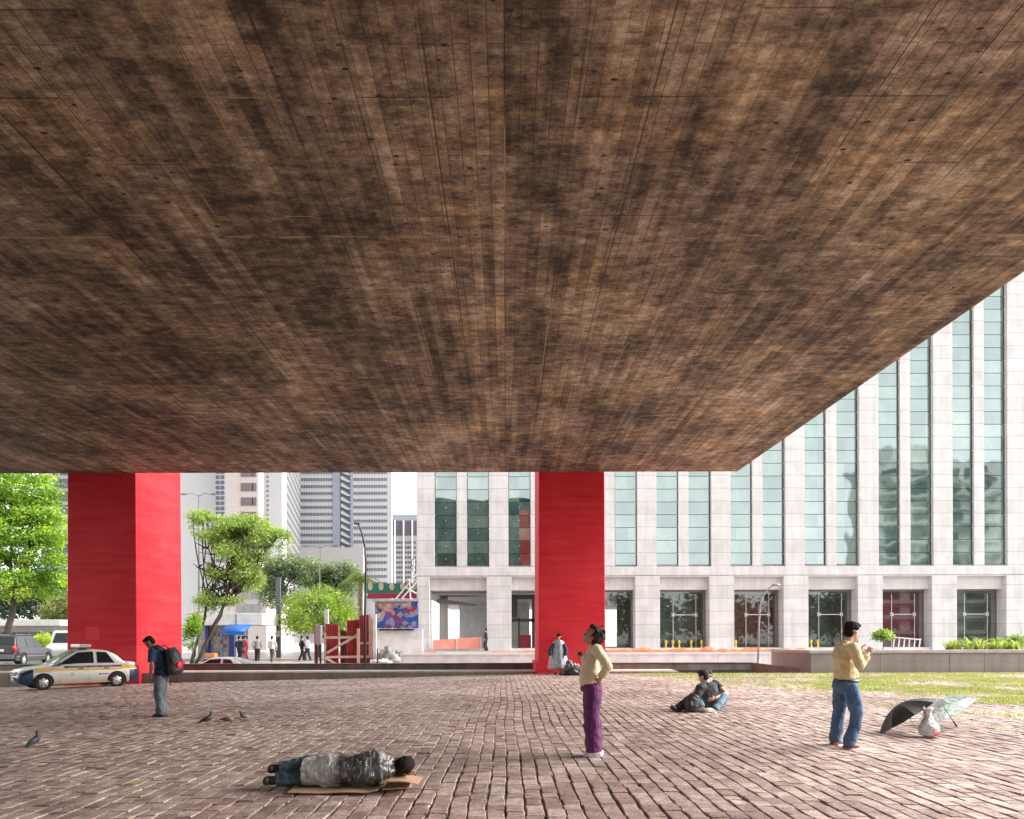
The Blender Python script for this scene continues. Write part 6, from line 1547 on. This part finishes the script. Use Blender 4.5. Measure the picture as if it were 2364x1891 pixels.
for s in (-1, 1): shoe_part(cp, (s*.10, .05, .0), (s*.15, -.12, 0), M('brown_shoe', (.10, .05, .035), rough=.5), BLACK_SOLE)
# someone sitting on the ground behind the woman
d = 27.0; p0 = P(1368, 1556, d); p0.z = gz(p0.x, p0.y); kx = d/FPX
se = person('seated person with bare feet at the pillar foot, mostly hidden by the standing woman', p0)
hc_ = V3((1340-1368)*kx, .05, .80); HR = frame((-.7, -.6, -.4))
b = MB(); b.smooth = True; head_shape(b, hc_, HR, 1.0); b.tube([V3(-.28, .15, .58), V3(-.36, .1, .66), V3(-.44, .07, .76)], [.065, .055, .052], 12)
b.tube([V3(-.05, .15, .10), V3(-.10, .18, .3), V3(-.24, .17, .52)], [(.14, .10), (.14, .10), (.16, .09)], 14)
leg_shape(b, (-.05, .05, .10), (.20, -.05, .32), (.48, -.02, .07)); leg_shape(b, (-.05, .2, .10), (.18, .2, .30), (.42, .2, .07)); b.tube([V3(.46, -.02, .05), V3(.56, -.05, .035), V3(.64, -.06, .025)], [.04, .042, .025], 10); b.tube([V3(.42, .2, .05), V3(.5, .2, .035), V3(.58, .2, .025)], [.04, .042, .025], 10)
arm_shape(b, (-.30, .0, .54), (-.32, -.12, .36), (-.12, -.14, .30)); hand_shape(b, (-.12, -.14, .30), (1, 0, -.1), (0, .5, -.7), .5)
b.soft('body', SK2, se, .011, 3)
t = MB(); t.tube([V3(-.03, .15, .08), V3(-.10, .18, .28), V3(-.24, .17, .50), V3(-.30, .15, .60)], [(.17, .14), (.17, .14), (.19, .12), (.075, .07)], 16); arm_shape(t, (-.30, .02, .53), (-.33, -.12, .36), (-.2, -.14, .31), (.08, .065, .055, .05)); t.soft('jacket', cloth('dark_grey_jacket', (.04, .04, .045)), se, .013, 3, .02, .1)
q = MB(); q.tube([V3(-.02, .12, .10), V3(.05, .12, .12)], [(.17, .12), (.16, .11)], 12); q.tube([V3(-.02, .05, .12), V3(.20, -.05, .33), V3(.42, -.03, .12)], [.10, .085, .07], 12); q.tube([V3(-.02, .2, .12), V3(.18, .2, .31), V3(.38, .2, .12)], [.10, .085, .07], 12); q.soft('trousers', cloth('black_trousers', (.012, .012, .014)), se, .013, 3)
hm = MB()
for c, r in (((-.012, 0, .05), (.105, .095, .09)), ((-.05, 0, -.02), (.07, .09, .11)), ((.04, 0, .08), (.065, .075, .04)), ((.03, .07, -.05), (.05, .03, .09)), ((.03, -.07, -.05), (.05, .03, .09))): hm.ell(hc_ + HR @ Vector(c), r, HR, 14, 9)
hm.soft('hair', HAIR, se, .012, 2, .01, .04)
sx = lambda px: (px-CX)*27.2/FPX
lump('plastic_bag', 'grey green plastic bag standing at the foot of the central red pillar', 'bag', (sx(1317), 27.5, gz(2.6, 27.5)), (.19, .15, .34), M('grey_green_plastic', (.20, .23, .20), (.10, .12, .105), 9, .25), 21, .35)
lump('cloth_bundle', 'crumpled white cloth beside the grey green bag at the red pillar', 'cloth', (sx(1331), 27.3, gz(2.8, 27.5)), (.16, .15, .30), M('white_cloth', (.60, .58, .58), (.42, .41, .42), 9, .8), 22, .35)
lump('black_bag', 'low shiny black bag lying in front of the white cloth at the pillar foot', 'bag', (sx(1322), 27.0, gz(2.7, 27.3)), (.42, .20, .16), M('black_plastic', (.014, .014, .016), (.03, .03, .034), 12, .22), 23, .4)

# ---- pedestrians on the wet pavement
def walker(label, px, py, d, yaw, top, bottom, hair=HAIR, hgt=1.68, stride=.18, group='people walking past the newsstand', skin=None, lean=0.0, hat=None):
    p = P(px, py, d); p.z = 0.0
    r = person(label, p, group, yaw); s = hgt/1.68; b = MB(); b.smooth = True; skin = skin or SK2
    hc_ = V3(.02+lean, 0, 1.555*s); HR = frame((1, 0, 0)); head_shape(b, hc_, HR, s); b.tube([V3(lean, 0, 1.36*s), V3(.01+lean, 0, 1.48*s)], [.06*s, .052*s], 10)
    b.tube([V3(0, 0, .86*s), V3(0, 0, 1.1*s), V3(lean, 0, 1.36*s)], [(.10, .14), (.09, .13), (.07, .15)], 12, up=(0, 1, 0))
    q = MB(); t = MB()
    q.tube([V3(0, 0, .80*s), V3(0, 0, .93*s)], [(.12, .16), (.12, .155)], 12, up=(0, 1, 0)); t.tube([V3(0, 0, .86*s), V3(0, 0, 1.1*s), V3(lean*.7, 0, 1.3*s), V3(lean, 0, 1.41*s)], [(.13, .17), (.125, .165), (.12, .195), (.065, .08)], 14, up=(0, 1, 0))
    for k in (-1, 1):
        an = V3(k*stride*1.1-.05, k*.09, .09); kn = V3(k*stride*.5+.06, k*.09, .46*s); leg_shape(b, (0, k*.09, .86*s), kn, an); q.tube([V3(0, k*.08, .86*s), kn, an+V3(0, 0, -.02)], [.10, .08, .075], 12)
        sh, el, wr = V3(lean, k*.19, 1.34*s), V3(lean-k*.10, k*.24, 1.08*s), V3(lean-k*.06+.12, k*.22, .88*s); arm_shape(b, sh, el, wr); arm_shape(t, sh, el, el.lerp(wr, .7), (.07, .06, .055, .05)); hand_shape(b, wr, (.3, 0, -1), (0, -k, 0), .5)
        b.tube([an, an+V3(.0, 0, -.04), an+V3(.14, 0, -.06)], [.045, .045, .03], 8)
    b.soft('body', skin, r, .014, 2); t.soft('top', top, r, .016, 2, .02, .1); q.soft('trousers', bottom, r, .016, 2, .02, .1)
    hm = MB()
    for c, rr in (((-.015, 0, .055), (.10, .086, .082)), ((-.055, 0, .0), (.06, .08, .09)), ((.035, 0, .09), (.065, .07, .035))): hm.ell(hc_ + HR @ Vector(c)*s, tuple(v*s for v in rr), HR, 12, 8)
    hm.soft('hair', hair, r, .014, 1)
    return r
c_ = lambda n, c: cloth('street_'+n, c)
walker('pedestrian in dark clothes standing under the blue awning', 552, 1527, 45.2, R(60), c_('dark', (.03, .035, .04)), c_('black', (.02, .02, .025)), stride=.05)
walker('pedestrian in a red outfit beside the blue awning of the newsstand', 568, 1528, 44.6, R(200), c_('red', (.50, .05, .09)), c_('redleg', (.42, .05, .08)), stride=.08)
walker('pedestrian in a dark blue jacket standing behind the person in red', 561, 1524, 46.4, R(120), c_('blue', (.04, .07, .13)), c_('black', (.02, .02, .025)), stride=.05)
walker('pedestrian with grey top and dark trousers under a pale blue umbrella', 594, 1523, 44.5, R(100), c_('greytop', (.28, .27, .27)), c_('black', (.02, .02, .025)), stride=.06)
walker('pedestrian in white shirt and olive trousers walking on the wet pavement', 628, 1527, 43.0, R(80), c_('white', (.60, .58, .56)), c_('olive', (.14, .12, .07)), stride=.12)
walker('pedestrian in black at the left of the pair by the hoarding', 697, 1520, 46.0, R(30), c_('black', (.02, .02, .025)), c_('black', (.02, .02, .025)), stride=.16)
walker('pedestrian in pale grey at the right of the pair by the hoarding', 710, 1521, 45.5, R(150), c_('pale', (.42, .42, .44)), c_('dark', (.03, .035, .04)), stride=.14)
walker('dark clothed passer by standing in the open loggia of the stone block', 1122, 1503, 49.2, R(170), c_('dark', (.03, .035, .04)), c_('black', (.02, .02, .025)), stride=.05, group=None).location.z = zp+.26
# ------------------------------------------------------------------ umbrellas
def umbrella(label, name, tip, axis, rad, hgt, mat, shaft_mat, shaft_len, roll=0.0, handle=True, rib_mat=None, par_loc=None):
    """tip: crown of the canopy; axis points from the crown towards the handle"""
    r = thing(name, label, 'umbrella', par_loc if par_loc is not None else tip)
    az = -Vector(axis).normalized(); x = az.orthogonal().normalized(); x = Matrix.Rotation(roll, 3, az) @ x; y = az.cross(x)
    Rm = Matrix((x, y, az)).transposed(); T = Vector(tip) - Vector(r.location)
    W_ = lambda v: T + Rm @ Vector(v)
    n = 8; sub = 4; rings = 7; vs = [W_((0, 0, 0))]; N = n*sub
    for i in range(1, rings+1):
        f = i/rings
        for j in range(N):
            a = 2*math.pi*j/N; u = (j % sub)/sub; sag = math.sin(u*math.pi)
            rr = rad*f*(1-.13*sag*f**1.2); z = -hgt*(f**1.9)*1.0 + .045*rad*sag*f*(1.0)*-.6
            vs.append(W_((rr*math.cos(a), rr*math.sin(a), z)))
    m = MB(); m.smooth = False
    fs = [(0, 1+j, 1+(j+1) % N) for j in range(N)] + [(1+(i-1)*N+j, 1+i*N+j, 1+i*N+(j+1) % N, 1+(i-1)*N+(j+1) % N) for i in range(1, rings) for j in range(N)]
    m.add(vs, fs); can = m.build('canopy', mat, r, smooth=False); can.modifiers.new('thickness', 'SOLIDIFY').thickness = .0025
    m = MB(); m.smooth = True; m.tube([W_((0, 0, .035)), W_((0, 0, -.05)), W_((0, 0, -shaft_len))], [.005, .006, .006], 8); m.build('shaft', shaft_mat, r)
    for j in range(n):
        a = 2*math.pi*j/n; m = MB(); pts = [W_((rad*f*math.cos(a), rad*f*math.sin(a), -hgt*f**1.9-.006)) for f in (0.02, .25, .5, .75, 1.0)]; m.tube(pts, .003, 5)
        m.tube([W_((0, 0, -hgt*.95)), W_((rad*.5*math.cos(a), rad*.5*math.sin(a), -hgt*.5**1.9-.006))], .003, 5); m.build('rib', rib_mat or MT['grey_metal'], r)
    if handle:
        m = MB(); m.smooth = True; m.tube([W_((0, 0, -shaft_len+.01)), W_((0, 0, -shaft_len-.07))], [.013, .015], 10); m.ell(W_((0, 0, -shaft_len-.075)), .017); m.build('handle', MT['black'], r)
    return r
blackn = M('black_umbrella_cloth', (.020, .020, .023), (.030, .030, .034), 3, .5)
d = 10.3; k = d/FPX
# rim runs from the ground at lower left to the upper right
A, B = P(2037, 1692, d), P(2154, 1617, d+.10); mid = (A+B)/2; v = (B-A); ax = Vector((v.z, -.34*v.length, -v.x)); ax = (ax-v*ax.dot(v)/v.length_squared).normalized()
hg = .22; rd = v.length/2; tip = mid - ax*hg*1.0; sh = 0.0
zlow = -.10
u1 = umbrella('open black umbrella tipped on its rim on the ground, nearest the standing man', 'umbrella', tip, ax, rd, hg, blackn, M('pale_shaft', (.55, .52, .48), rough=.3), min(.60, (tip.z-.03)/-ax.z-.05), roll=.55, par_loc=(mid.x, d, 0))
def floral():
    t = NT('clear_floral_plastic'); v = t.n('TexVoronoi', {'Vector': t.co(), 'Scale': 17.0}); r = t.n('SeparateXYZ', {'Vector': v.outputs[1]}).outputs
    nz = t.noise(14, 4, .6); mk = t.ramp(nz, [(.50, 0.0), (.56, 1.0)])
    col = t.ramp(r[0], [(0, (.10, .42, .28)), (.45, (.20, .55, .42)), (.72, (.55, .68, .66)), (.88, (.62, .32, .30))], 'CONSTANT')
    tr = t.n('BsdfTransparent', {'Color': (.90, .95, .95, 1)}).outputs[0]; milk = t.n('BsdfTranslucent', {'Color': (.75, .80, .82, 1)}).outputs[0]; df = t.n('BsdfDiffuse', {'Color': (.70, .76, .78, 1)}).outputs[0]
    dl = t.n('MixShader', {0: .5, 1: df, 2: milk}).outputs[0]
    a = t.n('MixShader', {0: .38, 1: tr, 2: dl}).outputs[0]
    dd = t.n('BsdfDiffuse', {'Color': col}).outputs[0]; d2 = t.n('BsdfTranslucent', {'Color': col}).outputs[0]; dm = t.n('MixShader', {0: .5, 1: dd, 2: d2}).outputs[0]
    b = t.n('MixShader', {0: t.math('MULTIPLY', mk, .55), 1: a, 2: dm}).outputs[0]
    g = t.n('BsdfGlossy', {'Color': (1, 1, 1, 1), 'Roughness': .12}).outputs[0]
    return t.done(t.n('MixShader', {0: .07, 1: b, 2: g}).outputs[0])
d = 11.0
tip = P(2168, 1618, d+.16); hd = P(2222, 1695, d-.16); ax = (hd-tip).normalized(); hd2 = tip+ax*((tip.z-.035)/-ax.z); Ls = (hd2-tip).length
u2 = umbrella('open see through umbrella with green floral print lying behind the plastic bag', 'umbrella', tip, ax, .47, .20, floral(), M('shaft_grey', (.14, .12, .13), rough=.3), Ls-.08, roll=.3, rib_mat=M('pale_rib', (.55, .58, .58), rough=.3), par_loc=(tip.x, d, 0))
u1['group'] = u2['group'] = 'open umbrellas lying on the paving'

# knotted carrier bag
d = FPX*CAMH/(1704-CY); p0 = P(2144, 1704, d); p0.z = 0
pbm = NT('white_carrier_plastic'); nz = pbm.noise(7, 5, .6, dist=.6); zc_ = pbm.xyz()[2]
pr_ = pbm.math('MULTIPLY', pbm.ramp(pbm.noise(6.5, 2), [(.53, 0.), (.57, 1.)]), pbm.ramp(zc_, [(.0, 1.), (.14, 1.), (.18, 0.)]))
pbm.bsdf(pbm.mix(pbm.math('MULTIPLY', pr_, .9), pbm.mix(nz, (.66, .62, .61), (.52, .48, .48)), (.62, .07, .14)), .35, bump=nz, bs=.8, bd=.03, Transmission_Weight=.0)
cb_ = thing('carrier_bag', 'knotted white carrier bag with pink print between the two umbrellas', 'bag', p0)
m = MB(); m.tube([V3(0, 0, .0), V3(0, 0, .03), V3(0, 0, .10), V3(.0, 0, .17), V3(-.01, 0, .24), V3(-.012, 0, .30), V3(-.015, 0, .36), V3(-.02, 0, .42)], [.06, .115, .140, .125, .075, .045, .05, .07], 20)
m.ell((.03, .0, .08), (.13, .12, .08)); m.soft('bag', pbm.done(), cb_, .008, 2, .04, .06)
m = MB(); m.smooth = True
for s in (-1, 1): m.tube([V3(-.01, 0, .30), V3(s*.03-.01, .01, .38), V3(s*.05-.02, 0, .425), V3(s*.065-.02, -.02, .40)], [.02, .03, .022, .008], 8)
m.soft('knot', pbm.mat, cb_, .007, 2, .015, .04)

# ------------------------------------------------------------------ pigeons
PG = {'dark': M('pigeon_slate', (.035, .037, .042), (.06, .062, .07), 14, .6), 'brown': M('pigeon_rust', (.25, .085, .045), (.16, .06, .035), 14, .6), 'pale': M('pigeon_pale', (.42, .40, .40), (.3, .3, .31), 14, .6), 'black': M('pigeon_black', (.016, .018, .02), (.03, .032, .035), 14, .5)}
PK = M('pigeon_foot_pink', (.45, .14, .12), rough=.6)
def pigeon(label, px, py, h, yaw, mb_, mw, up=.35, head_up=True, k=1.0, hm_=None):
    d = FPX*CAMH/(py-CY); p = P(px, py, d)
    for _ in range(6): d = FPX*(CAMH-gz(p.x, p.y))/(py-CY); p = P(px, py, d)
    p.z = gz(p.x, p.y)
    r = thing('pigeon', label, 'pigeon', p, yaw, 'pigeons on the paving'); k *= .74; r.scale = (k, k, k)
    b = MB(); t = up
    c = V3(0, 0, .125); e = lambda f, z: V3(f*math.cos(t)-z*math.sin(t), 0, .125+f*math.sin(t)+z*math.cos(t))
    b.tube([e(-.12, .0), e(-.06, 0), e(0, 0), e(.06, .0), e(.10, .01)], [(.018, .014), (.048, .042), (.062, .06), (.056, .056), (.03, .034)], 14)
    hp = e(.13, .085) if head_up else e(.16, -.055)
    b.tube([e(.07, .01), e(.10, .04) if head_up else e(.12, -.015), hp], [.042, .030, .024], 12); b.ell(hp, (.032, .025, .026))
    b.tube([e(-.10, .0), e(-.17, -.005), e(-.235, -.01)], [(.03, .012), (.034, .008), (.030, .005)], 10)
    b.soft('body', mb_, r, .006, 2)
    for s in (-1, 1):
        w = MB(); w.tube([e(.055, .015)+V3(0, s*.050, 0), e(-.02, .015)+V3(0, s*.060, 0), e(-.10, .012)+V3(0, s*.046, 0), e(-.19, .006)+V3(0, s*.018, 0)], [(.008, .022), (.012, .042), (.010, .034), (.004, .010)], 12); w.soft('wing', mw, r, .006, 2)
        g = MB(); g.smooth = True; g.tube([V3(-.005, s*.025, .085), V3(.005, s*.027, .04), V3(.0, s*.028, .006)], [.010, .005, .004], 6)
        for a in (-.5, 0, .5): g.tube([V3(0, s*.028, .006), V3(.035*math.cos(a), s*.028+.035*math.sin(a), .003)], [.004, .002], 5)
        g.build('foot', PK, r)
        q = MB(); q.smooth = True; q.ell(hp+V3(.010, s*.023, .006), .005, n=8, m=6); q.build('eye', M('pigeon_eye', (.5, .18, .03), rough=.2), r)
    q = MB(); q.smooth = True; dn = V3(.9, 0, -.25) if head_up else V3(.6, 0, -.8); q.tube([hp+dn*.024, hp+dn*.052], [.008, .002], 6); q.build('beak', MT['black'], r)
    return r
pigeon('black and white pigeon standing alone at the far left of the paving', 80, 1722, .3, R(50), PG['black'], PG['dark'], .75, True, 1.05)
pigeon('dark grey pigeon with raised head, left one of the group of three', 478, 1671, .3, R(10), PG['dark'], PG['black'], .45, True, 1.12)
pigeon('rusty brown pigeon pecking in the middle of the group of three', 522, 1670, .3, R(-20), PG['brown'], PG['brown'], .05, False, .95)
pigeon('grey and white pigeon facing left at the right of the group of three', 564, 1662, .3, R(195), PG['dark'], PG['pale'], .30, True, .95)

# scraps of paper and leaves on the paving
m = MB(); rnd = random.Random(9)
for i in range(210):
    y = rnd.uniform(6, 25); x = rnd.uniform(-.72*y, .6*y); s = rnd.uniform(.012, .034) if rnd.random() < .85 else rnd.uniform(.04, .085); a = rnd.uniform(0, 6.28); z = gz(x, y)+.014
    m.cur = rnd.choice((0, 0, 0, 1, 1, 2)); dx, dy = math.cos(a)*s, math.sin(a)*s
    m.add([(x-dx, y-dy, z), (x+dy*.6, y-dx*.6, z+s*.15), (x+dx, y+dy, z+s*.05), (x-dy*.7, y+dx*.7, z+s*.25)], [(0, 1, 2, 3)])
tag(m.build('litter', [M('scrap_pale', (.55, .50, .46), rough=.8), M('scrap_brown', (.24, .17, .11), rough=.9), M('scrap_yellow', (.45, .38, .10), rough=.9)]), kind='stuff')
